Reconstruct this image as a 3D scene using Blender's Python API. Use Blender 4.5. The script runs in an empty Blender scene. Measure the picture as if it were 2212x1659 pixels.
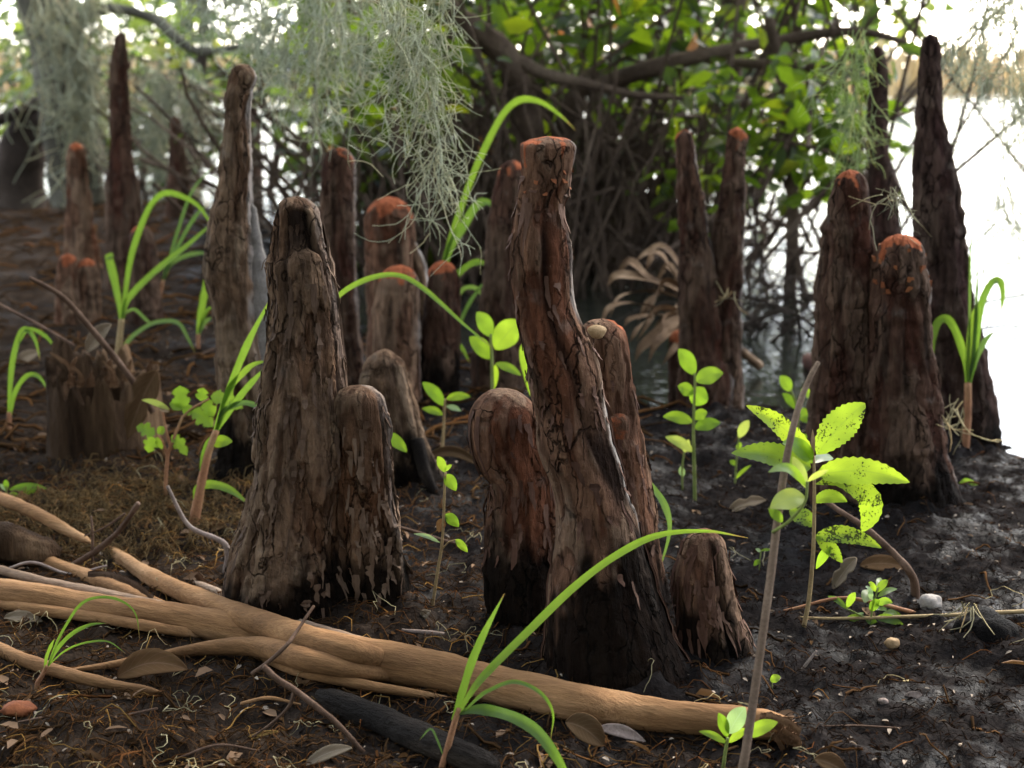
import bpy, math, random
import numpy as np
from mathutils import Vector

# ------------------------------------------------------------------ camera, world, sun, exposure
SC = bpy.context.scene
COL = SC.collection
CAM_H, PITCH, FPX = 0.65, math.radians(12.6), 3038.0      # camera height, tilt, focal length in a 2212 px wide picture
CU, CV = 1106.0, 829.5
cam_d = bpy.data.cameras.new('camera'); cam = bpy.data.objects.new('camera', cam_d); COL.objects.link(cam)
cam.location = (0, 0, CAM_H); cam.rotation_euler = (math.pi/2 - PITCH, 0, 0)
cam_d.sensor_width = 36.0; cam_d.lens = 36.0*FPX/2212.0
cam_d.clip_start = 0.05; cam_d.clip_end = 600
cam_d.dof.use_dof = True; cam_d.dof.focus_distance = 1.55; cam_d.dof.aperture_fstop = 6.3
SC.camera = cam
SUN_EL, SUN_AZ = math.radians(38), math.radians(28)       # azimuth measured from +Y (straight ahead) towards +X
wd = bpy.data.worlds.new('World'); SC.world = wd; wd.use_nodes = True
nt = wd.node_tree; bg = nt.nodes['Background']
sky = nt.nodes.new('ShaderNodeTexSky'); sky.sky_type = 'NISHITA'; sky.sun_disc = False
sky.sun_elevation = SUN_EL; sky.sun_rotation = SUN_AZ; sky.air_density = 1.0; sky.dust_density = 1.0; sky.ozone_density = 1.0
hs = nt.nodes.new('ShaderNodeHueSaturation'); hs.inputs['Saturation'].default_value = .5   # thin white haze over the sky
nt.links.new(sky.outputs[0], hs.inputs['Color']); nt.links.new(hs.outputs[0], bg.inputs[0]); bg.inputs[1].default_value = 0.15
sun_d = bpy.data.lights.new('sun', 'SUN'); sun = bpy.data.objects.new('sun', sun_d); COL.objects.link(sun)
sun_d.energy = 1.2; sun_d.angle = math.radians(18); sun_d.color = (1.0, 0.93, 0.82)
sd = Vector((math.sin(SUN_AZ)*math.cos(SUN_EL), math.cos(SUN_AZ)*math.cos(SUN_EL), math.sin(SUN_EL)))
sun.rotation_euler = sd.to_track_quat('Z', 'Y').to_euler()
SC.view_settings.view_transform = 'Standard'; SC.view_settings.look = 'None'
SC.view_settings.gamma = 1.0; SC.view_settings.exposure = 3.15; SC.view_settings.use_curve_mapping = False
SC.render.engine = 'CYCLES'
SC.cycles.use_denoising = True
SC.cycles.max_bounces = 8; SC.cycles.transparent_max_bounces = 4
SC.cycles.sample_clamp_indirect = 6.0

# ------------------------------------------------------------------ helpers: rays, noise, meshes
RNG = np.random.default_rng(7)
random.seed(7)
cp, sp = math.cos(PITCH), math.sin(PITCH)
def ray(u, v):
    a = (u-CU)/FPX; b = (CV-v)/FPX
    return np.array([a, cp + b*sp, -sp + b*cp])
def W(u, v, Y):
    d = ray(u, v); return np.array([0, 0, CAM_H]) + d*(Y/d[1])
def G(u, v, z=0.0):
    d = ray(u, v); return np.array([0, 0, CAM_H]) + d*((z-CAM_H)/d[2])
def GY(v, z=0.0): return G(CU, v, z)[1]

def hsh(ix, iy, iz, s=0):
    n = (ix*374761393 + iy*668265263 + iz*2147483647*3 + s*1274126177) & 0xffffffff
    n = ((n ^ (n >> 13))*1274126177) & 0xffffffff
    n = ((n ^ (n >> 16))*2246822519) & 0xffffffff
    return ((n ^ (n >> 15)) & 0xffffff)/float(0xffffff)
def noise(P, s=0):
    P = np.asarray(P, float); I = np.floor(P).astype(np.int64); f = P-I; f = f*f*f*(f*(f*6-15)+10)
    x, y, z = I[..., 0], I[..., 1], I[..., 2]; out = 0
    for dx in (0, 1):
        wx = f[..., 0] if dx else 1-f[..., 0]
        for dy in (0, 1):
            wy = f[..., 1] if dy else 1-f[..., 1]
            for dz in (0, 1):
                wz = f[..., 2] if dz else 1-f[..., 2]
                out = out + wx*wy*wz*hsh(x+dx, y+dy, z+dz, s)
    return out*2-1
def fbm(P, o=4, s=0):
    a, t, r = 1.0, 0.0, 0.0; P = np.asarray(P, float)
    for k in range(o):
        r = r + a*noise(P, s+k*17); t += a; a *= .5; P = P*2.03+11.3
    return r/t
def worley(P, s=0):
    P = np.asarray(P, float); I = np.floor(P).astype(np.int64)
    f1 = np.full(P.shape[:-1], 9.0); f2 = f1.copy(); cid = np.zeros(P.shape[:-1])
    for dx in (-1, 0, 1):
        for dy in (-1, 0, 1):
            for dz in (-1, 0, 1):
                x, y, z = I[..., 0]+dx, I[..., 1]+dy, I[..., 2]+dz
                d = np.sqrt((x+hsh(x, y, z, s)-P[..., 0])**2+(y+hsh(x, y, z, s+1)-P[..., 1])**2+(z+hsh(x, y, z, s+2)-P[..., 2])**2)
                c = hsh(x, y, z, s+3); n1 = d < f1
                f2 = np.where(n1, f1, np.minimum(f2, d)); cid = np.where(n1, c, cid); f1 = np.where(n1, d, f1)
    return f1, f2, cid
def sstep(a, b, x):
    t = np.clip((x-a)/(b-a), 0, 1); return t*t*(3-2*t)
def catmull(pts, n):
    p = np.asarray(pts, float)
    if len(p) == 2: return p[0]+(p[1]-p[0])*np.linspace(0, 1, n)[:, None]
    e = np.vstack([2*p[0]-p[1], p, 2*p[-1]-p[-2]])
    ts = np.linspace(0, len(p)-1-1e-9, n); i = ts.astype(int); t = (ts-i)[:, None]
    a, b, c, d = e[i], e[i+1], e[i+2], e[i+3]
    return .5*(2*b+(c-a)*t+(2*a-5*b+4*c-d)*t*t+(3*b-a-3*c+d)*t**3)
def unit(v): return v/np.maximum(np.linalg.norm(v, axis=-1, keepdims=True), 1e-9)

class MB:
    """collects faces (all quads or tris as index arrays) and optional per-vertex attributes"""
    def __init__(s): s.v = []; s.q = []; s.t = []; s.n = 0; s.a = {}
    def add(s, V, Q=None, T=None, **at):
        V = np.asarray(V, float).reshape(-1, 3)
        if Q is not None and len(Q): s.q.append(np.asarray(Q, np.int64).reshape(-1, 4)+s.n)
        if T is not None and len(T): s.t.append(np.asarray(T, np.int64).reshape(-1, 3)+s.n)
        for k, x in at.items(): s.a.setdefault(k, []).append(np.asarray(x, float))
        s.v.append(V); s.n += len(V)
    def build(s, name, mat, parent=None, smooth=True, base=None):
        V = np.vstack(s.v); me = bpy.data.meshes.new(name)
        if parent is not None: V = V-np.array(parent['_b'])
        elif base is not None: V = V-np.asarray(base)
        q = np.vstack(s.q) if s.q else np.zeros((0, 4), np.int64); t = np.vstack(s.t) if s.t else np.zeros((0, 3), np.int64)
        loops = np.concatenate([q.ravel(), t.ravel()]); nq, ntr = len(q), len(t)
        me.vertices.add(len(V)); me.vertices.foreach_set('co', V.ravel().astype(np.float32))
        me.loops.add(len(loops)); me.loops.foreach_set('vertex_index', loops.astype(np.int32))
        me.polygons.add(nq+ntr)
        me.polygons.foreach_set('loop_start', np.concatenate([np.arange(nq)*4, nq*4+np.arange(ntr)*3]).astype(np.int32))
        me.update(calc_edges=True)
        me.polygons.foreach_set('use_smooth', np.full(nq+ntr, smooth))
        for k, x in s.a.items():
            x = np.concatenate([z.reshape(len(z), -1) for z in x])
            if x.shape[1] == 4:
                me.attributes.new(k, 'FLOAT_COLOR', 'POINT').data.foreach_set('color', x.ravel().astype(np.float32))
            else:
                me.attributes.new(k, 'FLOAT_VECTOR', 'POINT').data.foreach_set('vector', np.pad(x, ((0, 0), (0, 3-x.shape[1]))).ravel().astype(np.float32))
        me.materials.append(M[mat] if isinstance(mat, str) else mat); me.validate()
        o = bpy.data.objects.new(name, me); COL.objects.link(o)
        if parent is not None:
            o.parent = parent; o['_b'] = parent['_b']
        elif base is not None:
            o.location = base; o['_b'] = [float(c) for c in base]
        else: o['_b'] = [0., 0., 0.]
        return o
def tag(o, label, cat, group=None):
    o['label'] = label; o['category'] = cat
    if group: o['group'] = group
    return o
def kind(o, k): o['kind'] = k; return o
def thing(name, label, cat, base, group=None):
    o = bpy.data.objects.new(name, None); COL.objects.link(o); o.empty_display_size = .05
    o.location = base; o['_b'] = [float(c) for c in base]
    return tag(o, label, cat, group)
def gridq(nr, nc, wrap=False):
    r = np.arange(nr-1)[:, None]; c = np.arange(nc if wrap else nc-1)[None]
    c2 = (c+1) % nc
    return np.stack(np.broadcast_arrays(r*nc+c, r*nc+c2, (r+1)*nc+c2, (r+1)*nc+c), -1).reshape(-1, 4)
def frames(P):
    T = unit(np.gradient(P, axis=0)); A = np.zeros_like(P)
    up = np.array([0, 0, 1.]) if abs(T[0][2]) < .9 else np.array([0, 1., 0])
    a = np.cross(T[0], up); a /= np.linalg.norm(a)
    for i in range(len(P)):
        a = a-T[i]*np.dot(a, T[i]); a /= max(np.linalg.norm(a), 1e-9); A[i] = a
    return T, A, np.cross(T, A)
def tube(mb, pts, rad, ns=8, n=None, rough=0.0, cap=True, seed=0, nf=25., **at):
    P = catmull(pts, n or max(len(pts)*4, 6)); k = len(P)
    R = np.interp(np.linspace(0, 1, k), np.linspace(0, 1, len(np.atleast_1d(rad))) if np.ndim(rad) else [0, 1], rad if np.ndim(rad) else [rad, rad])
    T, A, B = frames(P); th = np.linspace(0, 2*math.pi, ns, endpoint=False)
    D = A[:, None]*np.cos(th)[None, :, None]+B[:, None]*np.sin(th)[None, :, None]
    V = P[:, None]+D*R[:, None, None]
    if rough: V = V+D*(R[:, None, None]*rough)*fbm(V*nf, 3, seed)[..., None]
    V = V.reshape(-1, 3); Q = gridq(k, ns, True); Tr = None
    if cap:
        V = np.vstack([V, P[0]-T[0]*R[0]*.3, P[-1]+T[-1]*R[-1]*.3]); i = np.arange(ns); j = (i+1) % ns
        Tr = np.vstack([np.stack([j, i, np.full(ns, k*ns)], 1), np.stack([(k-1)*ns+i, (k-1)*ns+j, np.full(ns, k*ns+1)], 1)])
    mb.add(V, Q, Tr, **{a: np.tile(np.asarray(x, float), (len(V), 1)) for a, x in at.items()})
    return P

# ------------------------------------------------------------------ materials
M = {}
def nodes(name):
    m = bpy.data.materials.new(name); m.use_nodes = True; t = m.node_tree; M[name] = m
    b = t.nodes['Principled BSDF']
    def N(kind, **kw):
        n = t.nodes.new('ShaderNode'+kind)
        for k, v in kw.items():
            if k in n.inputs: n.inputs[k].default_value = v
            else: setattr(n, k, v)
        return n
    def L(a, b_): t.links.new(a, b_)
    return m, t, b, N, L
def ramp(N, L, fac, stops):
    r = N('ValToRGB'); e = r.color_ramp.elements
    while len(e) < len(stops): e.new(.5)
    for i, (p, c) in enumerate(stops): e[i].position = p; e[i].color = (*c, 1) if len(c) == 3 else c
    L(fac, r.inputs[0]); return r.outputs[0]
def mixc(N, L, fac, a, b, blend='MIX'):
    m = N('Mix', data_type='RGBA', blend_type=blend)
    for s, x in ((m.inputs[0], fac), (m.inputs[6], a), (m.inputs[7], b)):
        if hasattr(x, 'is_linked'): L(x, s)
        elif isinstance(x, (int, float)): s.default_value = x
        else: s.default_value = (*x, 1)
    return m.outputs[2]
def math_(N, L, op, a, b=0.0, clamp=False):
    m = N('Math', operation=op, use_clamp=clamp)
    for s, x in ((m.inputs[0], a), (m.inputs[1], b)):
        if hasattr(x, 'is_linked'): L(x, s)
        else: s.default_value = x
    return m.outputs[0]
def tnoise(N, L, co, scale, detail=4, rough=.6, sc3=None, dist=0.0):
    if sc3:
        mp = N('Mapping'); mp.inputs['Scale'].default_value = sc3; L(co, mp.inputs[0]); co = mp.outputs[0]
    n = N('TexNoise', Scale=scale, Detail=detail, Roughness=rough, Distortion=dist); L(co, n.inputs['Vector']); return n.outputs[0]
def bump(N, L, b, h, strength=.5, dist=.002, prev=None):
    n = N('Bump', Strength=strength, Distance=dist); L(h, n.inputs['Height'])
    if prev is not None: L(prev, n.inputs['Normal'])
    if b is not None: L(n.outputs[0], b.inputs['Normal'])
    return n.outputs[0]

def m_knee(name, c1, c2, c3, tip=(.30, .088, .038), pale=(.46, .41, .37), rough=.85):
    m, t, b, N, L = nodes(name)
    co = N('TexCoord').outputs['Object']; at = N('Attribute', attribute_name='k')
    sep = N('SeparateColor'); L(at.outputs['Color'], sep.inputs[0])
    n1 = tnoise(N, L, co, 14, 5, .65, (1, 1, .35)); n2 = tnoise(N, L, co, 130, 4, .7, (1, 1, .16), .3); n3 = tnoise(N, L, co, 330, 3, .7); n4 = tnoise(N, L, co, 45, 5, .75, (1, 1, .12), .6); n5 = tnoise(N, L, co, 30, 4, .6)
    ah = N('Attribute', attribute_name='luv'); sx = N('SeparateXYZ'); L(ah.outputs['Vector'], sx.inputs[0])
    c = ramp(N, L, n1, [(.3, c1), (.5, c2), (.72, c3)])
    g3 = sum(c3)/3; c = mixc(N, L, sx.outputs[0], mixc(N, L, .55, c, (c2[0]*.75, c2[1]*.55, c2[2]*.5)), mixc(N, L, .5, c, (g3*1.28, g3*.96, g3*.68)))
    c = mixc(N, L, .55, c, ramp(N, L, n4, [(.32, (.22, .19, .17)), (.5, (.9, .87, .85)), (.7, (1.45, 1.35, 1.25))]), 'MULTIPLY')
    c = mixc(N, L, .6, c, ramp(N, L, n2, [(.3, (.25, .22, .2)), (.6, (1.0, .95, .9)), (.8, (1.5, 1.35, 1.2))]), 'MULTIPLY')
    c = mixc(N, L, math_(N, L, 'MULTIPLY', ramp(N, L, n3, [(.64, (0, 0, 0)), (.72, (1, 1, 1))]), .3), c, (.34, .26, .18))
    c = mixc(N, L, math_(N, L, 'MULTIPLY', ramp(N, L, n5, [(.60, (0, 0, 0)), (.72, (1, 1, 1))]), .22), c, mixc(N, L, n2, (.10, .085, .07), (.30, .26, .22)))
    c = mixc(N, L, sep.outputs[2], c, (.008, .005, .004))
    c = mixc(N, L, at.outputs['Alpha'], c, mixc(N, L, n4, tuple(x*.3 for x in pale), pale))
    wp = N('VectorMath', operation='ADD'); nz3 = N('TexNoise', Scale=38.0, Detail=3.0); L(co, nz3.inputs['Vector']); sc_ = N('VectorMath', operation='SCALE'); sc_.inputs['Scale'].default_value = .022; L(nz3.outputs[1], sc_.inputs[0]); L(co, wp.inputs[0]); L(sc_.outputs[0], wp.inputs[1])
    mpv = N('Mapping'); mpv.inputs['Scale'].default_value = (60, 60, 11); L(wp.outputs[0], mpv.inputs[0]); vo_ = N('TexVoronoi', feature='DISTANCE_TO_EDGE', Scale=1.0); L(mpv.outputs[0], vo_.inputs['Vector'])
    ck = math_(N, L, 'MULTIPLY', ramp(N, L, vo_.outputs['Distance'], [(.0, (1, 1, 1)), (.055, (0, 0, 0))]), ramp(N, L, n1, [(.42, (0, 0, 0)), (.56, (1, 1, 1))]))
    c = mixc(N, L, math_(N, L, 'MULTIPLY', ck, .85), c, (.006, .004, .003))
    tf = N('MapRange'); tf.inputs['From Min'].default_value = .42; tf.inputs['From Max'].default_value = .58; L(math_(N, L, 'ADD', sep.outputs[0], math_(N, L, 'MULTIPLY', math_(N, L, 'SUBTRACT', n5, .5), 1.6)), tf.inputs[0])
    tfo = math_(N, L, 'MULTIPLY', tf.outputs[0], math_(N, L, 'MULTIPLY', sep.outputs[0], 3.0, True), True)
    c = mixc(N, L, tfo, c, mixc(N, L, ramp(N, L, n4, [(.35, (0, 0, 0)), (.6, (1, 1, 1))]), tuple(x*.35 for x in tip), tip))
    c = mixc(N, L, sep.outputs[1], c, mixc(N, L, n3, (.0015, .0012, .001), (.006, .005, .0042)))
    L(c, b.inputs['Base Color']); b.inputs['Roughness'].default_value = rough; b.inputs['Specular IOR Level'].default_value = .02
    bm = bump(N, L, None, n4, .8, .006); bm = bump(N, L, None, math_(N, L, 'SUBTRACT', 1.0, ck), .9, .005, bm); bm = bump(N, L, None, n2, .9, .005, bm); bump(N, L, b, n3, .7, .002, bm)
m_knee('knee_red', (.060, .027, .016), (.155, .074, .043), (.25, .140, .086))
m_knee('knee_grey', (.052, .029, .016), (.135, .078, .044), (.23, .145, .088))
m_knee('knee_tan', (.062, .037, .022), (.135, .086, .052), (.22, .152, .098))
m_knee('knee_dark', (.036, .017, .012), (.080, .039, .027), (.13, .072, .050))
m_knee('knee_violet', (.032, .019, .018), (.060, .036, .033), (.10, .062, .055))

def m_wood(name, c1, c2, c3, rough=.75, scale=40, stretch=(1, 1, 1), bs=.4, bd=.002, spec=.04, rot=0.0):
    m, t, b, N, L = nodes(name); co = N('TexCoord').outputs['Object']
    if rot: mr = N('Mapping'); mr.inputs['Rotation'].default_value = (0, 0, rot); L(co, mr.inputs[0]); co = mr.outputs[0]
    n1 = tnoise(N, L, co, scale*.25, 4, .6, stretch); n2 = tnoise(N, L, co, scale*5, 4, .7, stretch)
    c = ramp(N, L, n1, [(.3, c1), (.52, c2), (.72, c3)])
    c = mixc(N, L, .5, c, ramp(N, L, n2, [(.3, (.35, .3, .28)), (.65, (1.1, 1.05, 1))]), 'MULTIPLY')
    L(c, b.inputs['Base Color']); b.inputs['Roughness'].default_value = rough; b.inputs['Specular IOR Level'].default_value = spec
    bump(N, L, b, n2, bs, bd)
m_wood('tan_wood', (.10, .052, .024), (.25, .135, .062), (.36, .215, .11), .8, 60, (.16, 1, 1), .8, .003, rot=.38)
m_wood('stem_bark', (.10, .07, .05), (.18, .125, .088), (.27, .195, .14), .8, 80)
m_wood('tan_grey', (.13, .085, .055), (.27, .185, .125), (.40, .30, .215), .8, 60, (.16, 1, 1), .8, .003, rot=.38)
m_wood('stick', (.05, .03, .02), (.10, .062, .042), (.19, .125, .09), .75, 80)
m_wood('grey_stick', (.12, .09, .075), (.22, .17, .145), (.32, .26, .22), .75, 80)
m_wood('dark_wood', (.005, .004, .003), (.014, .011, .009), (.04, .03, .023), .75, 60, bs=1.0, bd=.006)
m_wood('rot_wood', (.014, .008, .005), (.07, .042, .024), (.24, .15, .085), .85, 60, (1, 1, .12), 1.0, .010)
m_wood('splinter', (.05, .026, .014), (.12, .066, .035), (.24, .145, .082), .8, 60)
m_wood('bark_far', (.02, .015, .012), (.045, .034, .027), (.085, .066, .052), .85, 14, bs=.7, bd=.02)
m_wood('bark_brown', (.035, .025, .019), (.085, .06, .045), (.16, .12, .09), .85, 14, bs=.8, bd=.015)
m_wood('black_wood', (.002, .0018, .0016), (.006, .005, .0045), (.016, .013, .011), .8, 60, bs=1.0, bd=.006)
m_wood('bark_mossy', (.035, .032, .024), (.085, .08, .062), (.17, .165, .13), .95, 14, bs=.8, bd=.02)
m_wood('bark_strip', (.045, .027, .018), (.10, .064, .043), (.19, .13, .09), .75, 60, (1, 1, .2), .6, .003)
m_wood('bark_strip_red', (.04, .02, .014), (.09, .048, .033), (.17, .105, .075), .72, 60, (1, 1, .2), .6, .003)
m_wood('pale_wood', (.09, .08, .07), (.19, .17, .155), (.32, .29, .265), .7, 60)
m_wood('wet_bark', (.006, .005, .0045), (.020, .016, .013), (.065, .048, .034), .7, 50, (.3, 1, 1), 1.0, .008, rot=.6)
m_wood('red_log', (.035, .018, .014), (.075, .036, .028), (.12, .065, .05), .6, 30, bs=.6, bd=.008)
m_wood('frond', (.06, .035, .02), (.16, .10, .058), (.32, .215, .135), .7, 60)
m_wood('shell_tan', (.20, .125, .06), (.32, .215, .115), (.42, .30, .18), .6, 90)
m_wood('stone_white', (.18, .155, .135), (.30, .27, .24), (.42, .39, .35), .7, 60)
m_wood('orange_chip', (.10, .035, .018), (.20, .07, .03), (.30, .12, .05), .75, 60)

def m_leaf(name, dif, tra, tmix=.55, spots=0.0, rough=.45, vein=True, vary=0.0):
    m, t, b, N, L = nodes(name); co = N('TexCoord').outputs['Object']
    at = N('Attribute', attribute_name='luv'); sp_ = N('SeparateXYZ'); L(at.outputs['Vector'], sp_.inputs[0])
    oi = N('ObjectInfo'); n1 = tnoise(N, L, co, 60, 3, .6)
    var = mixc(N, L, n1, (.72, .78, .7), (1.15, 1.1, 1.1))
    d = mixc(N, L, 1.0, dif, var, 'MULTIPLY'); tr = mixc(N, L, 1.0, tra, var, 'MULTIPLY')
    vo = ramp(N, L, oi.outputs['Random'], [(0, (.66, .70, .66)), (.5, (.95, .95, .9)), (1, (1.15, 1.06, .9))])
    d = mixc(N, L, 1.0, d, vo, 'MULTIPLY'); tr = mixc(N, L, 1.0, tr, vo, 'MULTIPLY')
    if name.startswith('blade'):
        e = N('MapRange'); e.inputs['From Min'].default_value = .90; e.inputs['From Max'].default_value = 1.0; L(math_(N, L, 'ADD', sp_.outputs[0], math_(N, L, 'MULTIPLY', math_(N, L, 'SUBTRACT', n1, .5), .25)), e.inputs[0])
        d = mixc(N, L, e.outputs[0], d, (.20, .12, .05)); tr = mixc(N, L, e.outputs[0], tr, (.28, .16, .05))
        st = N('TexWave', Scale=1.0); cmb = N('CombineXYZ'); L(math_(N, L, 'MULTIPLY', sp_.outputs[1], 2.2), cmb.inputs[0]); L(cmb.outputs[0], st.inputs['Vector'])
        tr = mixc(N, L, .35, tr, mixc(N, L, st.outputs[1], (.55, .6, .5), (1.1, 1.1, 1.1)), 'MULTIPLY')
    if vary:
        ri = N('NewGeometry').outputs['Random Per Island']; vr = ramp(N, L, ri, [(0, (1-vary, 1-vary, 1-vary)), (.5, (1, 1, 1)), (.85, (1+vary*.6, 1+vary*.35, 1)), (1, (1+vary*1.3, 1+vary*.5, 1))])
        d = mixc(N, L, 1.0, d, vr, 'MULTIPLY'); tr = mixc(N, L, 1.0, tr, vr, 'MULTIPLY')
    if vein:
        s = math_(N, L, 'ABSOLUTE', sp_.outputs[1]); mid = math_(N, L, 'LESS_THAN', s, .05)
        ph = math_(N, L, 'FRACT', math_(N, L, 'SUBTRACT', math_(N, L, 'MULTIPLY', sp_.outputs[0], 8.0), math_(N, L, 'MULTIPLY', s, 2.4)))
        v = math_(N, L, 'MAXIMUM', mid, math_(N, L, 'MULTIPLY', math_(N, L, 'LESS_THAN', ph, .10), .55))
        tr = mixc(N, L, math_(N, L, 'MULTIPLY', v, .45), tr, tuple(x*.45 for x in tra)); d = mixc(N, L, math_(N, L, 'MULTIPLY', v, .5), d, tuple(min(1, x*1.7+.03) for x in dif))
    if spots:
        n2 = tnoise(N, L, co, 330, 3, .65); n3 = tnoise(N, L, co, 45, 2, .5)
        f = math_(N, L, 'ADD', n2, math_(N, L, 'MULTIPLY', math_(N, L, 'SUBTRACT', n3, .5), .9))
        fm = N('MapRange'); fm.inputs['From Min'].default_value = 1.0-spots; fm.inputs['From Max'].default_value = 1.06-spots; fm.inputs['To Max'].default_value = .92; L(f, fm.inputs[0]); f = fm.outputs[0]
        d = mixc(N, L, f, d, (.012, .014, .006)); tr = mixc(N, L, f, tr, (.01, .012, .004))
    L(d, b.inputs['Base Color']); b.inputs['Roughness'].default_value = rough; b.inputs['Specular IOR Level'].default_value = .0 if rough > .6 else .3
    tb = N('BsdfTranslucent'); L(tr, tb.inputs[0]); ms = N('MixShader'); ms.inputs[0].default_value = tmix
    L(b.outputs[0], ms.inputs[1]); L(tb.outputs[0], ms.inputs[2]); L(ms.outputs[0], t.nodes['Material Output'].inputs[0])
m_leaf('leaf_bright', (.07, .125, .018), (.26, .43, .025), .58)
m_leaf('leaf_lime', (.09, .145, .022), (.34, .52, .035), .58)
m_leaf('leaf_spot', (.10, .18, .02), (.40, .56, .035), .6, spots=.345)
m_leaf('leaf_spotty', (.07, .13, .02), (.30, .42, .025), .6, spots=.455)
m_leaf('leaf_yellow', (.24, .30, .07), (.58, .66, .12))
m_leaf('leaf_pale', (.26, .32, .26), (.34, .48, .16))
m_leaf('blade', (.06, .11, .025), (.22, .36, .035), .5, vein=False)
m_leaf('blade_mid', (.07, .12, .04), (.18, .30, .06), .42, vein=False)
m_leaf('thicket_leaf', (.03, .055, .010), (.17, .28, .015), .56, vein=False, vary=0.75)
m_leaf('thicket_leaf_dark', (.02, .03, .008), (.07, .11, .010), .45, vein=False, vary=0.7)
m_leaf('far_leaf', (.07, .11, .03), (.18, .26, .05), .4, vein=False, vary=0.5)
m_leaf('far_leaf_warm', (.40, .30, .17), (.46, .34, .18), .3, vein=False, vary=0.4)
m_leaf('dead_leaf', (.13, .075, .042), (.16, .08, .03), .2, rough=.7)
m_leaf('dead_leaf_pale', (.25, .19, .145), (.2, .12, .06), .15, rough=.7)
m_leaf('orange_leaf', (.32, .12, .03), (.6, .25, .06), .5, rough=.6, vary=0.4)
m_leaf('moss', (.42, .46, .41), (.38, .42, .36), .45, rough=.9, vein=False, vary=0.18)
m_leaf('moss_dim', (.38, .40, .34), (.32, .34, .28), .4, rough=.9, vein=False, vary=.25)
m_leaf('moss_green', (.40, .48, .27), (.42, .50, .24), .45, rough=.9, vein=False, vary=0.35)
m_leaf('moss_dry', (.36, .33, .24), (.2, .18, .1), .25, rough=.9, vein=False, vary=0.4)
m_leaf('moss_mat', (.13, .09, .05), (.08, .05, .025), .2, rough=.9, vein=False, vary=.5)
m_leaf('fibre_brown', (.06, .034, .019), (.06, .03, .015), .15, rough=.75, vein=False, vary=0.7)
m_leaf('fibre_gold', (.24, .145, .055), (.16, .10, .03), .2, rough=.7, vein=False, vary=0.5)
m_leaf('fibre_dark', (.012, .008, .0065), (.02, .01, .01), .1, rough=.85, vein=False, vary=0.7)
m_wood('stem_green', (.12, .16, .04), (.20, .24, .07), (.26, .27, .10), .55, 80)
m_wood('stem_red', (.20, .09, .05), (.30, .15, .08), (.36, .24, .12), .55, 80)
m_wood('stem_tan', (.22, .15, .08), (.33, .24, .12), (.4, .3, .16), .6, 80)

def m_ground():
    m, t, b, N, L = nodes('mud'); co = N('TexCoord').outputs['Object']
    n1 = tnoise(N, L, co, 2.2, 4, .6); n2 = tnoise(N, L, co, 26, 5, .7); n3 = tnoise(N, L, co, 190, 4, .75); n4 = tnoise(N, L, co, 7, 4, .6)
    dark = ramp(N, L, n2, [(.3, (.0052, .0045, .0043)), (.55, (.0135, .0115, .0108)), (.75, (.032, .027, .0245))])
    brown = ramp(N, L, n2, [(.3, (.008, .006, .0046)), (.52, (.025, .0175, .0125)), (.75, (.058, .041, .029))])
    sx = N('SeparateXYZ'); L(co, sx.inputs[0])
    side = math_(N, L, 'ADD', math_(N, L, 'MULTIPLY', sx.outputs[0], -1.0), math_(N, L, 'MULTIPLY', math_(N, L, 'SUBTRACT', n1, .5), 1.2))
    side = math_(N, L, 'SUBTRACT', side, math_(N, L, 'MULTIPLY', math_(N, L, 'SUBTRACT', sx.outputs[1], 1.7), .30))
    f = N('MapRange'); f.inputs['From Min'].default_value = -.05; f.inputs['From Max'].default_value = .45; L(side, f.inputs[0])
    c = mixc(N, L, f.outputs[0], dark, brown)
    c = mixc(N, L, .6, c, ramp(N, L, n3, [(.35, (.3, .28, .27)), (.7, (1.3, 1.25, 1.2))]), 'MULTIPLY')
    L(c, b.inputs['Base Color'])
    wet = ramp(N, L, n4, [(.36, (.3, .3, .3)), (.55, (.6, .6, .6))])
    L(mixc(N, L, f.outputs[0], wet, (.85, .85, .85)), b.inputs['Roughness']); L(math_(N, L, 'MULTIPLY', ramp(N, L, math_(N, L, 'ADD', math_(N, L, 'MULTIPLY', n4, .55), math_(N, L, 'MULTIPLY', n2, .45)), [(.36, (1, 1, 1)), (.50, (.015, .015, .015))]), .04), b.inputs['Specular IOR Level'])
    bm = bump(N, L, None, n2, .6, .012); bump(N, L, b, n3, .55, .004, bm)
m_ground()
def m_water():
    m, t, b, N, L = nodes('water'); co = N('TexCoord').outputs['Object']
    b.inputs['Base Color'].default_value = (.012, .013, .010, 1); b.inputs['Roughness'].default_value = .03; b.inputs['IOR'].default_value = 1.33
    w1 = tnoise(N, L, co, 9, 3, .55, (.6, 1.6, 1)); w2 = tnoise(N, L, co, 40, 2, .5, (.5, 1.6, 1))
    bm = bump(N, L, None, w1, .10, .05); bump(N, L, b, w2, .06, .01, bm)
m_water()

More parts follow.
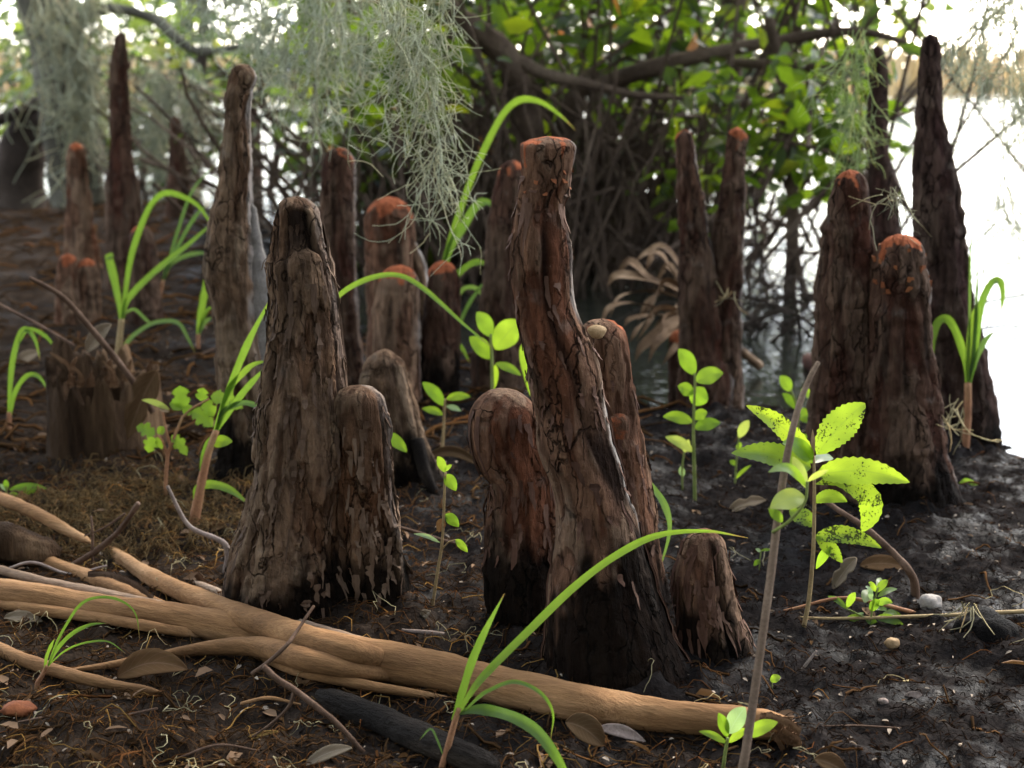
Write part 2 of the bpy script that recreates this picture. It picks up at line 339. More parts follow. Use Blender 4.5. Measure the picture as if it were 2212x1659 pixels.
# ------------------------------------------------------------------ ground and water
XS = np.array([-80, -3, -1.7, -.95, -.55, -.12, .2, .38, .52, .64, .74, .88, .97, 1.25, 2.0, 80.])
YS = np.array([9.5, 8.3, 7.2, 5.2, 4.0, 3.45, 2.95, 2.95, 2.95, 2.9, 2.85, 2.72, 2.3, 1.8, 1.3, .6])
WATER_Z = -.05
FEET = []
for u_, v_, h_ in [(1340, 1512, 165), (1120, 1395, 90), (1360, 1330, 60), (680, 1372, 165), (1530, 1440, 80), (540, 1058, 85), (880, 1068, 75), (748, 850, 45), (850, 800, 60), (858, 880, 50), (948, 865, 46), (1085, 860, 60), (178, 590, 36), (272, 640, 42), (318, 705, 32), (168, 712, 44), (1530, 892, 75), (1935, 1118, 150), (2095, 968, 70), (228, 1006, 110), (2130, 1405, 75)]:
    p_ = G(u_, v_); r_ = h_*p_[1]/FPX; FEET.append((p_[0], p_[1]+r_*.9, r_))
def gz(x, y):
    x = np.asarray(x, float); y = np.asarray(y, float); P = np.stack([x, y, np.zeros_like(x)], -1)
    s = y-np.interp(x, XS, YS)+.14*noise(P*3.1, 5)
    z = -.055*sstep(-.45, .05, s)-.30*sstep(0, 1.4, s)
    z = z+.42*np.exp(-((x-.25)/1.35)**2-((y-5.9)/.85)**2)
    z = z+.9*sstep(44, 56, y)
    z = z+.020*noise(P*2.3, 1)*sstep(.3, -.3, s)+.012*fbm(P*7.0, 3, 2)
    return z
def gzf(x, y):
    P = np.stack([np.asarray(x, float), np.asarray(y, float), np.zeros_like(np.asarray(x, float))], -1)
    near = .45+.55*sstep(9, 3, P[..., 1])
    r = 1-np.abs(noise(P*28, 9))
    z = gz(x, y)
    for fx, fy, fr in FEET: z = z+.26*min(fr, .06)*np.exp(-(((x-fx)**2+(y-fy)**2)/(fr*1.55)**2)**1.5)*(1+.8*noise(P*34, 6))
    return z+near*(.012*fbm(P*24, 4, 3)+.006*(r*r-.5)+.0040*fbm(P*110, 2, 4))
def ground():
    xf = np.arange(-1.25, 1.2501, .0066); xo = 1.25+np.cumsum(.006*1.085**np.arange(86)); xo = xo[xo < 90]
    xs = np.concatenate([-xo[::-1], xf, xo])
    yf = np.arange(.85, 3.2, .0062); yo = 3.2+np.cumsum(.006*1.075**np.arange(100)); yo = yo[yo < 260]; yb = .85-np.cumsum(.02*1.35**np.arange(16))
    ys = np.concatenate([yb[::-1], yf, yo])
    X, Y = np.meshgrid(xs, ys); Z = gzf(X, Y)
    mb = MB(); mb.add(np.stack([X, Y, Z], -1), gridq(len(ys), len(xs))); o = mb.build('ground', 'mud'); kind(o, 'structure')
    mb = MB(); mb.add([(-90, -3, WATER_Z), (90, -3, WATER_Z), (90, 58, WATER_Z), (-90, 58, WATER_Z)], [(0, 1, 2, 3)]); kind(mb.build('water', 'water', smooth=False), 'structure')
ground()
def gp(u, v):
    """point on the uneven ground seen at picture position u, v"""
    p = G(u, v)
    for _ in range(4): p = G(u, v, float(gz(p[0], p[1])))
    return p

# ------------------------------------------------------------------ cypress knees
def knee_part(rows, Y, name, mat, parent, nth=96, nz=160, style='fibre', tip=0.0, stain=0.0, pale=0.0, seed=0, sink=.05, amp=1.0,
              flat=.9, lobes=0.0, tipn=.35, black=None, round_top=True, stain_side=0.0, flare=.0, crackc=.92, topk=1.15):
    """rows: (u, v, half width) from the top down, in picture units at depth Y (or (u,v,hw,dy)); the last row is the foot"""
    r = [(*q, 0.0)[:4] for q in rows]
    C = np.array([W(u, v, Y+dy) for u, v, hw, dy in r]); R = np.array([hw*(Y+dy)/FPX*1.02 for u, v, hw, dy in r])
    foot = C[-1]+(C[-1]-C[-2])*.0; foot = foot+np.array([0, 0, -sink]); C = np.vstack([C, foot]); R = np.append(R, R[-1]*(1.06+flare))
    P = catmull(np.column_stack([C, R]), 400); d = np.concatenate([[0], np.cumsum(np.linalg.norm(np.diff(P[:, :3], axis=0), axis=1))])
    s = np.linspace(0, 1, nz)**.92*d[-1]; P = np.stack([np.interp(s, d, P[:, k]) for k in range(4)], 1)
    C, R = P[:, :3], P[:, 3]
    if round_top:
        h = max(R[0]*topk, R[min(nz-1, 8)]*.85*min(topk, 1)); q = np.clip(s/h, 0, 1); R = R*np.sqrt(np.clip(1-(1-q)**2, 0, 1))**.9+1e-4
    T, A, B = frames(C)
    A = unit(np.array([1., 0, 0])-T*T[:, :1]); B = np.cross(T, A)
    th = np.linspace(0, 2*math.pi, nth, endpoint=False)
    D = A[:, None]*np.cos(th)[None, :, None]+B[:, None]*np.sin(th)[None, :, None]*flat
    Rm = float(np.median(R)); sg = s[:, None]+0*th[None]; L = s[-1]
    cx, cy = np.cos(th)[None]*np.maximum(R, Rm*.25)[:, None], np.sin(th)[None]*np.maximum(R, Rm*.25)[:, None]
    Q = np.stack([cx+0*sg, cy+0*sg, sg], -1)+seed*3.7
    low = 1+.15*amp*fbm(Q*np.array([1, 1, .6])/(Rm*1.6), 4, seed)
    if lobes: low = low+lobes*sstep(.25, 1, sg/L)*np.sin(th[None]*5+seed+2.2*noise(Q*np.array([.2, .2, 1])*9, seed+8))
    V = C[:, None]+D*(R[:, None]*low)[..., None]
    fade = sstep(0, .06, sg)
    def layers(sc, n, soft, jag=.22):
        """stacked ragged sheets of bark: height 0-1 and dark lines along their lower edges"""
        h = 0*sg; ed = 0*sg
        for k in range(n):
            f = fbm(Q*np.array(sc)*(1+.23*k), 4, seed+40+7*k)+jag*noise(Q*np.array([sc[0]*5, sc[1]*5, sc[2]*4]), seed+61+k)*.5+(.16-.13*k)
            h = h+sstep(-soft, soft, f); ed = np.maximum(ed, np.exp(-((f+soft*1.6)/(soft*1.7))**2))
        return h/n, ed
    if style == 'plate':
        hl, ed = layers((26, 26, 4.2), 3, .035); rd = 1-np.abs(noise(Q*np.array([42, 42, 3.2]), seed+7)); fis = sstep(.80, .97, 1-np.abs(noise(Q*np.array([30, 30, 2.2]), seed+17)))*sstep(-.1, .3, noise(Q*np.array([14, 14, 5]), seed+18))
        disp = .0105*hl-.009*fis+.0030*fbm(Q*np.array([150, 150, 12]), 4, seed+5)+.0045*(rd-.5)+.0012*fbm(Q*170, 2, seed+6); cr = np.maximum(.5*ed, fis)
    elif style == 'smooth':
        hl, ed = layers((20, 20, 3.0), 2, .03); fis = sstep(.88, .985, 1-np.abs(noise(Q*np.array([24, 24, 2.4]), seed+17)))*sstep(-.05, .25, noise(Q*np.array([12, 12, 5]), seed+18))
        disp = .0042*hl-.0055*fis+.0024*fbm(Q*np.array([120, 120, 11]), 4, seed+5)+.0014*fbm(Q*150, 3, seed+9); cr = np.maximum(.45*ed, fis)
    else:
        n = fbm(Q*np.array([95, 95, 10]), 4, seed+5); rd = 1-np.abs(noise(Q*np.array([48, 48, 6]), seed+7)); hl, ed = layers((24, 24, 7), 2, .06)
        disp = .0036*n+.0030*(rd-.6)+.0034*fbm(Q*60, 3, seed+4)+.0014*noise(Q*np.array([22, 22, 85]), seed+21)+.0050*hl; cr = np.maximum(sstep(.10, .5, -n)*.8, .5*ed)
    disp = disp*amp*(.35+.65*fade)*min(1.0, Rm/.022)
    V = V+unit(D)*disp[..., None]
    # marks: orange growing tip, black water stain with a ragged edge, paler patches on the right side
    nt_ = fbm(Q*np.array([60, 60, 25]), 3, seed+11)
    tip = tip*(.62+.38*float(hsh(seed, 3, 5)))
    kt = tip*sstep(tipn, tipn*.1, sg/max(L, 1e-6)*1.15+.10*nt_+.03) if tip else 0*sg
    z = V[..., 2]; kb = 0*sg
    if stain: kb = sstep(stain+.03, stain-.03, z+.06*nt_+.055*noise(Q*np.array([16, 16, 3]), seed+13)+stain_side*np.cos(th)[None])*.95
    kp = 0*sg
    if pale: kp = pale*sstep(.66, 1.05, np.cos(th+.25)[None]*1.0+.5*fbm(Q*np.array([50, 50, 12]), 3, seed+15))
    att = np.stack([np.clip(kt, 0, 1), np.clip(kb, 0, 1), np.clip(cr, 0, 1)*crackc, np.clip(kp, 0, 1)], -1).reshape(-1, 4)
    mb = MB(); nv = nz*nth; V2 = np.vstack([V.reshape(-1, 3), C[0]-T[0]*R[0]*.15])
    i = np.arange(nth); tr = np.stack([i, (i+1) % nth, np.full(nth, nv)], 1)
    mb.add(V2, gridq(nz, nth, True)[:, ::-1], tr, k=np.vstack([att, att[:nth].mean(0)]), luv=np.column_stack([np.append(hl.ravel(), .5), np.zeros(nv+1), np.zeros(nv+1)]))
    o = mb.build(name, mat, parent)
    return o, V, unit(D), s
def strips(parent, V, D, s, lst, mat, seed=0):
    """loose plates of bark lying on a knee's surface; lst: (theta, top 0-1, length 0-1, width rad, lift)"""
    nz, nth = V.shape[:2]; rg = np.random.default_rng(seed)
    for th, t0, ln, w, lift in lst:
        n, c = 22, 7; ts = np.linspace(0, 1, n); rows = (t0+ln*ts)*(nz-1)
        jl = .25*np.convolve(rg.normal(size=n+4), np.ones(5)/2.2, 'valid'); jr = .25*np.convolve(rg.normal(size=n+4), np.ones(5)/2.2, 'valid')
        env = np.clip(np.minimum(ts*7+.25, (1-ts)*5+.12), 0, 1)
        wob = .35*w*np.cumsum(rg.normal(size=n))/n**.5*.5
        a = th+wob[:, None]+w*.5*(np.linspace(-1, 1, c)[None])*env[:, None]+(np.where(np.linspace(-1, 1, c)[None] < 0, jl[:, None], jr[:, None])*w*.3)*np.abs(np.linspace(-1, 1, c))[None]
        ri = np.clip(rows, 0, nz-1.001)[:, None]+0*a; ci = (a/(2*math.pi)*nth) % nth
        r0 = ri.astype(int); c0 = ci.astype(int) % nth; fr = (ri-r0)[..., None]; fc = (ci-np.floor(ci))[..., None]; c1 = (c0+1) % nth
        S = (V[r0, c0]*(1-fc)+V[r0, c1]*fc)*(1-fr)+(V[r0+1, c0]*(1-fc)+V[r0+1, c1]*fc)*fr
        S[1:-1] = (S[:-2]+S[1:-1]+S[2:])/3
        Nn = D[r0, c0]
        e = np.abs(np.linspace(-1, 1, c))[None]**3
        lift = lift*1.5; up = lift*(.6+.9*e*rg.random((n, 1)))+lift*1.1*np.clip((ts-.82)/.18, 0, 1)[:, None]**2
        top = S+Nn*up[..., None]; bot = top-Nn*(.0022+.6*lift*(1-e)[..., None])
        mb = MB(); k = n*c; mb.add(np.concatenate([top.reshape(-1, 3), bot.reshape(-1, 3)]),
               np.vstack([gridq(n, c), gridq(n, c)[:, ::-1]+k,
                          np.array([(i*c, i*c+k, (i+1)*c+k, (i+1)*c) for i in range(n-1)]), np.array([(i*c+c-1, (i+1)*c+c-1, (i+1)*c+c-1+k, i*c+c-1+k) for i in range(n-1)]),
                          np.array([(j, j+1, j+1+k, j+k) for j in range(c-1)]), np.array([((n-1)*c+j, (n-1)*c+j+k, (n-1)*c+j+1+k, (n-1)*c+j+1) for j in range(c-1)])]))
        mb.build('bark_strip', mat, parent, smooth=True)
def loose_bark(parent, V, D, n, mat, seed, i0=.03, i1=.93):
    """many small lifting slivers of bark, one part"""
    nz, nth = V.shape[:2]; rg = np.random.default_rng(seed); mb = MB(); m = 6; s_ = np.linspace(0, 1, m)
    ds = np.linalg.norm(V[nz//2+1, 0]-V[nz//2, 0])
    for _ in range(n):
        i = int(rg.uniform(i0, i1)*nz); j = rg.uniform(0, nth); ln = rg.uniform(.008, .045); k = max(int(ln/ds), m); ii = np.clip(i+(s_*k).astype(int), 0, nz-1); jj = (j+np.cumsum(rg.normal(size=m))*.35).astype(int) % nth
        C = V[ii, jj]; N_ = D[ii, jj]; tx = np.stack([-N_[:, 1], N_[:, 0], 0*N_[:, 0]], -1); w = rg.uniform(.0012, .0045)*np.array([.9, 1, .95, .8, .6, .15])*(1+.25*rg.normal(size=m)); up = .0008+rg.uniform(.001, .005)*(s_ if rg.random() < .7 else 1-s_)**2
        a = C+N_*up[:, None]+tx*w[:, None]; b = C+N_*up[:, None]-tx*w[:, None]; c = C+N_*(up-.0012)[:, None]
        mb.add(np.concatenate([a, b, c]), np.array([(q, q+1, q+1+m, q+m) for q in range(m-1)]+[(q+m, q+1+m, q+1+2*m, q+2*m) for q in range(m-1)]+[(q+2*m, q+1+2*m, q+1, q) for q in range(m-1)]))
    kind(mb.build('loose_bark', mat, parent, smooth=False), 'stuff')
def knee(label, u, vb, hw, group='cypress knees rising from the mud'):
    p = gp(u, vb); Y = p[1]+hw*p[1]/FPX*.9; c = W(u, vb, Y)
    t = thing('cypress_knee', label, 'cypress knee', (c[0], Y, float(gz(c[0], Y))), group); return t, Y

def build_knees():
    # the tall twisted one in the middle
    t, Y = knee('tallest front cypress knee with S-bend and flat orange cracked top beside log', 1340, 1512, 165)
    o, V, D, s = knee_part([(1184, 294, 56), (1184, 318, 61), (1180, 383, 51), (1168, 437, 48), (1165, 529, 61), (1168, 605, 60), (1175, 664, 58), (1194, 737, 68), (1218, 810, 74), (1232, 883, 71), (1245, 955, 78), (1272, 1028, 78), (1289, 1123, 84), (1298, 1236, 107), (1311, 1346, 130), (1329, 1455, 156), (1345, 1512, 170)],
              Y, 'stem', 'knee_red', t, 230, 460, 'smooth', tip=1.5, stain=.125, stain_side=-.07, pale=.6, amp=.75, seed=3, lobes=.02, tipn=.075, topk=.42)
    strips(o, V, D, s, [(5.9, .30, .42, .30, .0022), (6.15, .60, .38, .22, .0025), (5.2, .36, .20, .5, .0015), (4.2, .50, .40, .42, .0018), (3.6, .62, .33, .38, .002), (5.65, .10, .18, .45, .0018), (3.5, .08, .25, .5, .0016)], 'bark_strip_red', 3)
    loose_bark(o, V, D, 120, 'bark_strip_red', 103, i1=0.68)
    mb = MB(); rg = np.random.default_rng(5)
    # ragged raised rim of orange bark flakes around the flat top
    for k in range(30):
        th = 2*math.pi*k/30+rg.normal()*.12; j = int(th/(2*math.pi)*230) % 230; i = int(rg.integers(15, 45))
        a = V[i, j]; n = D[i, j]; w = .003+.006*rg.random(); h = .002+.005*rg.random(); tx = np.array([-n[1], n[0], 0])
        zt = np.array([0, 0, 1.])
        pts = [a+tx*w*.6-n*.001, a-tx*w*.6-n*.001, a-tx*w*(.2+.4*rg.random())+n*.0015-zt*h*(.4+.6*rg.random()), a+tx*w*.4+n*.002-zt*h]
        m2 = MB(); m2.add(pts+[q-n*.0022 for q in pts], [(0, 1, 2, 3), (7, 6, 5, 4), (0, 4, 5, 1), (1, 5, 6, 2), (2, 6, 7, 3), (3, 7, 4, 0)])
        m2.build('bark_flake', 'orange_chip' if k % 3 else 'bark_strip_red', o, smooth=False)
    # bulbous one leaning against it
    t, Y = knee('bulbous-headed brown cypress knee pressed against the tall twisted knee', 1120, 1395, 90)
    Y += .015
    o, V, D, s = knee_part([(1096, 840, 60), (1092, 875, 70), (1090, 925, 74), (1102, 975, 72), (1128, 1020, 70), (1134, 1100, 78), (1132, 1200, 86), (1134, 1280, 82), (1150, 1345, 70), (1160, 1400, 66)], Y, 'stem', 'knee_red', t, 150, 260, 'smooth', stain=.10, seed=9, tipn=.1, amp=.9)
    strips(o, V, D, s, [(5.6, .12, .35, .5, .0018), (4.0, .42, .3, .5, .0018), (5.2, .5, .28, .4, .0016)], 'bark_strip_red', 8)
    loose_bark(o, V, D, 90, 'bark_strip_red', 108, i1=0.52)
    # behind it to the right
    t, Y = knee('round-tipped cypress knee with bitten pale scar hiding behind the twisted knee', 1360, 1330, 60)
    o, V, D, s = knee_part([(1302, 688, 46), (1302, 720, 52), (1310, 800, 52), (1318, 900, 54), (1330, 1000, 58), (1345, 1120, 62), (1360, 1240, 66), (1375, 1340, 70)], Y, 'stem', 'knee_red', t, 120, 260, 'plate', tip=.9, seed=14, tipn=.10, amp=.75, stain=.03)
    loose_bark(o, V, D, 90, 'bark_strip_red', 114, i0=.1, i1=.85)
    knee_part([(1330, 888, 22, -.035), (1333, 912, 27, -.035), (1336, 950, 24, -.03), (1338, 1000, 20, -.01)], Y+.012, 'side_bud', 'knee_red', t, 48, 50, 'smooth', tip=.6, seed=15, sink=.01, tipn=.8, amp=.4)
    mb = MB(); a = W(1290, 716, Y-.0485)
    th = np.linspace(0, 2*math.pi, 20, endpoint=False); ring = [a+np.array([.0105*math.cos(x)*(1+.15*math.sin(3*x)), .004*math.sin(x)-.002, .0075*math.sin(x)]) for x in th]
    mb.add(np.vstack([ring, [a+np.array([0, -.004, .001])], np.array(ring)+np.array([0, .012, -.002])]), np.array([(i, (i+1) % 20, 21+(i+1) % 20, 21+i) for i in range(20)]), np.array([((i+1) % 20, i, 20) for i in range(20)]))
    mb.build('scar', 'shell_tan', t)
    # big furrowed one on the left with its shoulder knob
    t, Y = knee('wide furrowed grey-brown cypress knee with a low shoulder knob behind the log', 680, 1372, 165)
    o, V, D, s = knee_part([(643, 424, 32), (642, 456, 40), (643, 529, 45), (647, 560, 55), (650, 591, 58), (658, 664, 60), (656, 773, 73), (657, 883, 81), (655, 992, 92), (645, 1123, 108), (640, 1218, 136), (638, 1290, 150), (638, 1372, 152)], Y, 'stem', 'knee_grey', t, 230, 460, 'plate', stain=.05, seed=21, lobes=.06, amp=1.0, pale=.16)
    strips(o, V, D, s, [(6.1, .04, .42, .30, .0022), (4.9, .10, .35, .34, .002), (4.3, .20, .5, .28, .0026), (5.3, .38, .40, .30, .0026), (5.75, .50, .34, .26, .0028), (3.6, .16, .5, .30, .0024), (3.9, .55, .36, .22, .0026), (4.75, .62, .33, .26, .0024), (3.35, .62, .30, .26, .0024), (5.0, .70, .26, .2, .003)], 'bark_strip', 21)
    loose_bark(o, V, D, 280, 'bark_strip', 121, i1=0.84)
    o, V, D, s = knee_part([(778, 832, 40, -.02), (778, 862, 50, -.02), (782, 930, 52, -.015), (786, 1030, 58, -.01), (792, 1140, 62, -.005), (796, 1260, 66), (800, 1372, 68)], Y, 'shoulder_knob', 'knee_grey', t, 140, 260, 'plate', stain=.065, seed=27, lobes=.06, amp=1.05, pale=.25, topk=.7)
    strips(o, V, D, s, [(6.0, .14, .5, .42, .0024), (5.1, .2, .45, .4, .0024), (4.4, .3, .5, .4, .0028), (5.5, .55, .4, .3, .0026)], 'bark_strip', 22)
    loose_bark(o, V, D, 200, 'bark_strip', 122, i1=0.74)
    # small one right front
    t, Y = knee('short cypress knee with peeling reddish bark, standing alone between twisted knee and leaning twig', 1530, 1440, 80)
    o, V, D, s = knee_part([(1522, 1142, 28), (1520, 1170, 40), (1515, 1230, 52), (1520, 1290, 56), (1530, 1350, 64), (1542, 1410, 78), (1548, 1445, 86)], Y, 'stem', 'knee_red', t, 120, 170, 'plate', stain=.085, seed=33, tip=.25, tipn=.2, amp=.7)
    strips(o, V, D, s, [(5.7, .05, .5, .6, .002), (4.3, .15, .4, .7, .002), (4.9, .3, .5, .5, .002)], 'bark_strip_red', 33)
    loose_bark(o, V, D, 110, 'bark_strip_red', 133, i1=0.5)
    # tall hooked one on the left
    t, Y = knee('tall grey-brown cypress knee with hooked tip and pale weathered right flank', 540, 1058, 85)
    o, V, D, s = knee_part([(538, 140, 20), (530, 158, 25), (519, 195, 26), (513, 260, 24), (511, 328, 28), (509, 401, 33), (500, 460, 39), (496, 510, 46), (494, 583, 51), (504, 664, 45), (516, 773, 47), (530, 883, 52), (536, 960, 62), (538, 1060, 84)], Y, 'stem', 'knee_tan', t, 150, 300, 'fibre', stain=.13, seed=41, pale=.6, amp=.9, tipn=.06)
    knee_part([(543, 440, 8, .01), (546, 510, 14, .01), (554, 583, 22, .01), (560, 664, 24, .012), (568, 773, 24, .012), (574, 860, 26, .01), (576, 950, 30, .01)], Y, 'pale_flank', 'pale_wood', t, 40, 80, 'fibre', seed=42, sink=.03, amp=.8)
    # pointed brown one behind the shoulder knob
    t, Y = knee('low pointed tan cypress knee with spreading black roots behind the furrowed knee', 880, 1068, 75)
    knee_part([(833, 754, 24), (832, 785, 42), (835, 840, 54), (848, 900, 56), (858, 960, 58), (872, 1020, 66), (884, 1068, 76)], Y, 'stem', 'knee_tan', t, 110, 160, 'fibre', stain=.06, seed=47, lobes=.09, amp=.8)
    mb = MB(); tube(mb, [W(900, 950, Y-.03), W(918, 1020, Y-.05), W(945, 1075, Y-.06), W(962, 1095, Y-.06)], [.012, .010, .007, .003], 8, 16, .25); mb.build('root', 'dark_wood', t)
    # middle group
    t, Y = knee('upright reddish cypress knee with pointed orange tip behind the furrowed knee', 748, 850, 45)
    knee_part([(738, 318, 20), (734, 345, 30), (730, 420, 34), (730, 520, 35), (733, 620, 34), (738, 720, 36), (745, 800, 42), (748, 850, 48)], Y, 'stem', 'knee_dark', t, 90, 150, 'fibre', tip=.95, seed=51, tipn=.11, amp=.9, pale=.3)
    t, Y = knee('thick blunt cypress knee with rounded orange crown above two smaller tips', 850, 800, 60)
    knee_part([(838, 424, 44), (840, 460, 51), (842, 520, 50), (842, 600, 46), (848, 700, 52), (852, 800, 60)], Y, 'stem', 'knee_red', t, 90, 130, 'fibre', tip=.95, seed=53, tipn=.22, amp=.8)
    knee_part([(888, 520, 10, .03), (898, 580, 18, .03), (906, 660, 24, .03), (912, 740, 30, .03), (914, 800, 32, .02)], Y, 'grey_flank', 'knee_tan', t, 40, 70, 'fibre', seed=54, pale=.8)
    t, Y = knee('short cypress knee with smooth orange cap in front of the thick blunt knee', 858, 880, 50)
    knee_part([(866, 572, 30), (864, 600, 37), (858, 670, 44), (855, 740, 48), (858, 810, 48), (862, 880, 50)], Y, 'stem', 'knee_red', t, 90, 120, 'fibre', tip=.95, seed=56, tipn=.24, amp=.8, pale=.35)
    t, Y = knee('dark cypress knee with small round orange cap left of seedling by water', 948, 865, 46)
    knee_part([(957, 563, 24), (957, 590, 30), (955, 650, 36), (952, 720, 40), (948, 800, 43), (946, 865, 46)], Y, 'stem', 'knee_dark', t, 80, 120, 'fibre', tip=.95, seed=58, tipn=.22, amp=.8, stain=.10)
    t, Y = knee('slim reddish cypress knee half hidden behind the twisted knee top', 1085, 860, 60)
    knee_part([(1108, 344, 20), (1104, 380, 28), (1096, 460, 33), (1090, 560, 38), (1085, 660, 46), (1080, 760, 54), (1082, 860, 64)], Y, 'stem', 'knee_dark', t, 80, 130, 'fibre', tip=.9, seed=60, tipn=.16, amp=.8)
    # far left
    t, Y = knee('thin straight cypress knee with orange tip at far left mud', 178, 590, 36)
    knee_part([(163, 308, 14), (166, 340, 18), (168, 400, 21), (172, 480, 27), (178, 550, 33), (180, 590, 38)], Y, 'stem', 'knee_red', t, 60, 90, 'fibre', tip=.9, seed=62, tipn=.16)
    t, Y = knee('very tall dark spire-shaped cypress knee beside mossy trunk', 272, 640, 42)
    knee_part([(262, 68, 7), (260, 110, 12), (257, 180, 16), (260, 260, 18), (262, 340, 22), (265, 430, 32), (268, 530, 38), (272, 640, 44)], Y, 'stem', 'knee_dark', t, 60, 120, 'fibre', seed=64)
    t, Y = knee('short leaning cypress knee with orange tip right of the dark spire', 318, 705, 32)
    knee_part([(302, 486, 18), (306, 515, 24), (312, 570, 26), (316, 640, 28), (320, 705, 34)], Y, 'stem', 'knee_dark', t, 60, 80, 'fibre', tip=.9, seed=66, tipn=.2)
    t, Y = knee('low twin-tipped cypress knee with two orange buds at far left', 168, 712, 44)
    knee_part([(147, 548, 14), (148, 580, 22), (152, 640, 28), (160, 712, 34)], Y, 'stem', 'knee_red', t, 56, 70, 'fibre', tip=.9, seed=68, tipn=.3)
    knee_part([(186, 558, 14, .01), (190, 590, 20, .01), (190, 650, 24, .01), (186, 712, 30, .01)], Y, 'second_tip', 'knee_red', t, 56, 70, 'fibre', tip=.9, seed=69, tipn=.3)
    t, Y = knee('far dark cypress knee with reddish tip behind the hooked knee', 548, 480, 24)
    knee_part([(540, 222, 11), (543, 250, 15), (546, 330, 18), (548, 480, 24)], Y, 'stem', 'knee_dark', t, 40, 60, 'fibre', tip=.7, seed=70, tipn=.15)
    t, Y = knee('far slender black cypress knee between mossy trunks and pale water', 385, 470, 28)
    knee_part([(378, 250, 8), (382, 320, 14), (385, 400, 22), (388, 470, 28)], Y, 'stem', 'knee_dark', t, 40, 60, 'fibre', seed=71)
    # right side
    t, Y = knee('two-pronged cypress knee with orange fingertips beside dead palmetto frond', 1530, 892, 75)
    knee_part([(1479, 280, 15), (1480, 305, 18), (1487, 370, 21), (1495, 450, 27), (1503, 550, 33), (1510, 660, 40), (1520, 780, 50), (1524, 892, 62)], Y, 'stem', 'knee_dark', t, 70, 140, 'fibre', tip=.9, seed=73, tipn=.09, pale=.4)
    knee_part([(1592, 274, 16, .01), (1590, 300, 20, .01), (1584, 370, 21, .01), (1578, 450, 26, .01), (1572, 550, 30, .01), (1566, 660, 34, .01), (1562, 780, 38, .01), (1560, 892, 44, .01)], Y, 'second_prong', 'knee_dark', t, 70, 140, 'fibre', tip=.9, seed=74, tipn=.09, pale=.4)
    t, Y = knee('little orange-capped cypress knee at the foot of two-pronged knee', 1470, 880, 26)
    knee_part([(1468, 712, 16), (1468, 735, 22), (1470, 790, 23), (1472, 880, 28)], Y, 'stem', 'knee_dark', t, 50, 60, 'fibre', tip=.95, seed=75, tipn=.3)
    t, Y = knee('massive fused pair of cypress knees, shorter half torn bright orange on top', 1935, 1118, 150)
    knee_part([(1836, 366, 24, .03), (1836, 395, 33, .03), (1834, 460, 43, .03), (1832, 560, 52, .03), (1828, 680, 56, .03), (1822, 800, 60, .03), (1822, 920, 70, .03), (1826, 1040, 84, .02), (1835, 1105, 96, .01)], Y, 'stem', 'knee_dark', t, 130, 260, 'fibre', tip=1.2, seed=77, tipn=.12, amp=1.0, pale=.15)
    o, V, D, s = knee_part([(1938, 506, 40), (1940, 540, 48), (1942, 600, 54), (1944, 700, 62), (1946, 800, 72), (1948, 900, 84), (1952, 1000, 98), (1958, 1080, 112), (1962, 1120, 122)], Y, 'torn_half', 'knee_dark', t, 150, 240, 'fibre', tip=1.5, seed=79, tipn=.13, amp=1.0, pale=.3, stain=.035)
    rg = np.random.default_rng(9)
    for k in range(26):
        th = 2*math.pi*k/26+rg.normal()*.1; j = int(th/(2*math.pi)*150) % 150; i = int(rg.integers(6, 34)); a = V[i, j]; n = D[i, j]; tx = np.array([-n[1], n[0], 0]); w = .003+.005*rg.random(); h = .003+.008*rg.random(); zt = np.array([0, 0, 1.])
        pts = [a+tx*w-zt*.005, a-tx*w*.8-zt*.006, a-tx*w*(.3+.5*rg.random())+zt*h*.5+n*.0015, a+tx*w*.6+zt*h*.4+n*.0015]
        m2 = MB(); m2.add(pts+[q-n*.004 for q in pts], [(0, 1, 2, 3), (7, 6, 5, 4), (0, 4, 5, 1), (1, 5, 6, 2), (2, 6, 7, 3), (3, 7, 4, 0)]); m2.build('bark_flake', 'orange_chip', o, smooth=False)
    t, Y = knee('tall tapering cypress knee standing at the water edge, far right', 2095, 968, 70)
    knee_part([(2009, 72, 13), (2010, 110, 17), (2010, 180, 20), (2010, 250, 25), (2014, 330, 33), (2022, 420, 42), (2030, 520, 48), (2042, 640, 52), (2062, 740, 56), (2085, 830, 56), (2098, 900, 54), (2102, 968, 56)], Y, 'stem', 'knee_violet', t, 90, 200, 'fibre', tip=.5, seed=81, tipn=.06, stain=.02)
    t, Y = knee('slender dark cypress knee rising behind the fused pair, hung with moss', 1910, 880, 40)
    knee_part([(1894, 98, 10), (1895, 130, 13), (1896, 200, 16), (1897, 280, 18), (1899, 360, 22), (1905, 410, 28), (1908, 460, 27), (1912, 560, 33), (1915, 700, 40), (1915, 880, 48)], Y, 'stem', 'knee_violet', t, 70, 150, 'fibre', tip=.3, seed=83, tipn=.05)
    # half-buried dark one at right front and a small wood knot on the ground
    t, Y = knee('half-buried black dome-shaped cypress knee under the long straw twig', 2130, 1405, 75)
    knee_part([(2128, 1318, 46, .01), (2126, 1335, 62, .01), (2128, 1375, 72), (2130, 1410, 80)], Y, 'stem', 'black_wood', t, 80, 60, 'fibre', seed=85, amp=.8)
build_knees()

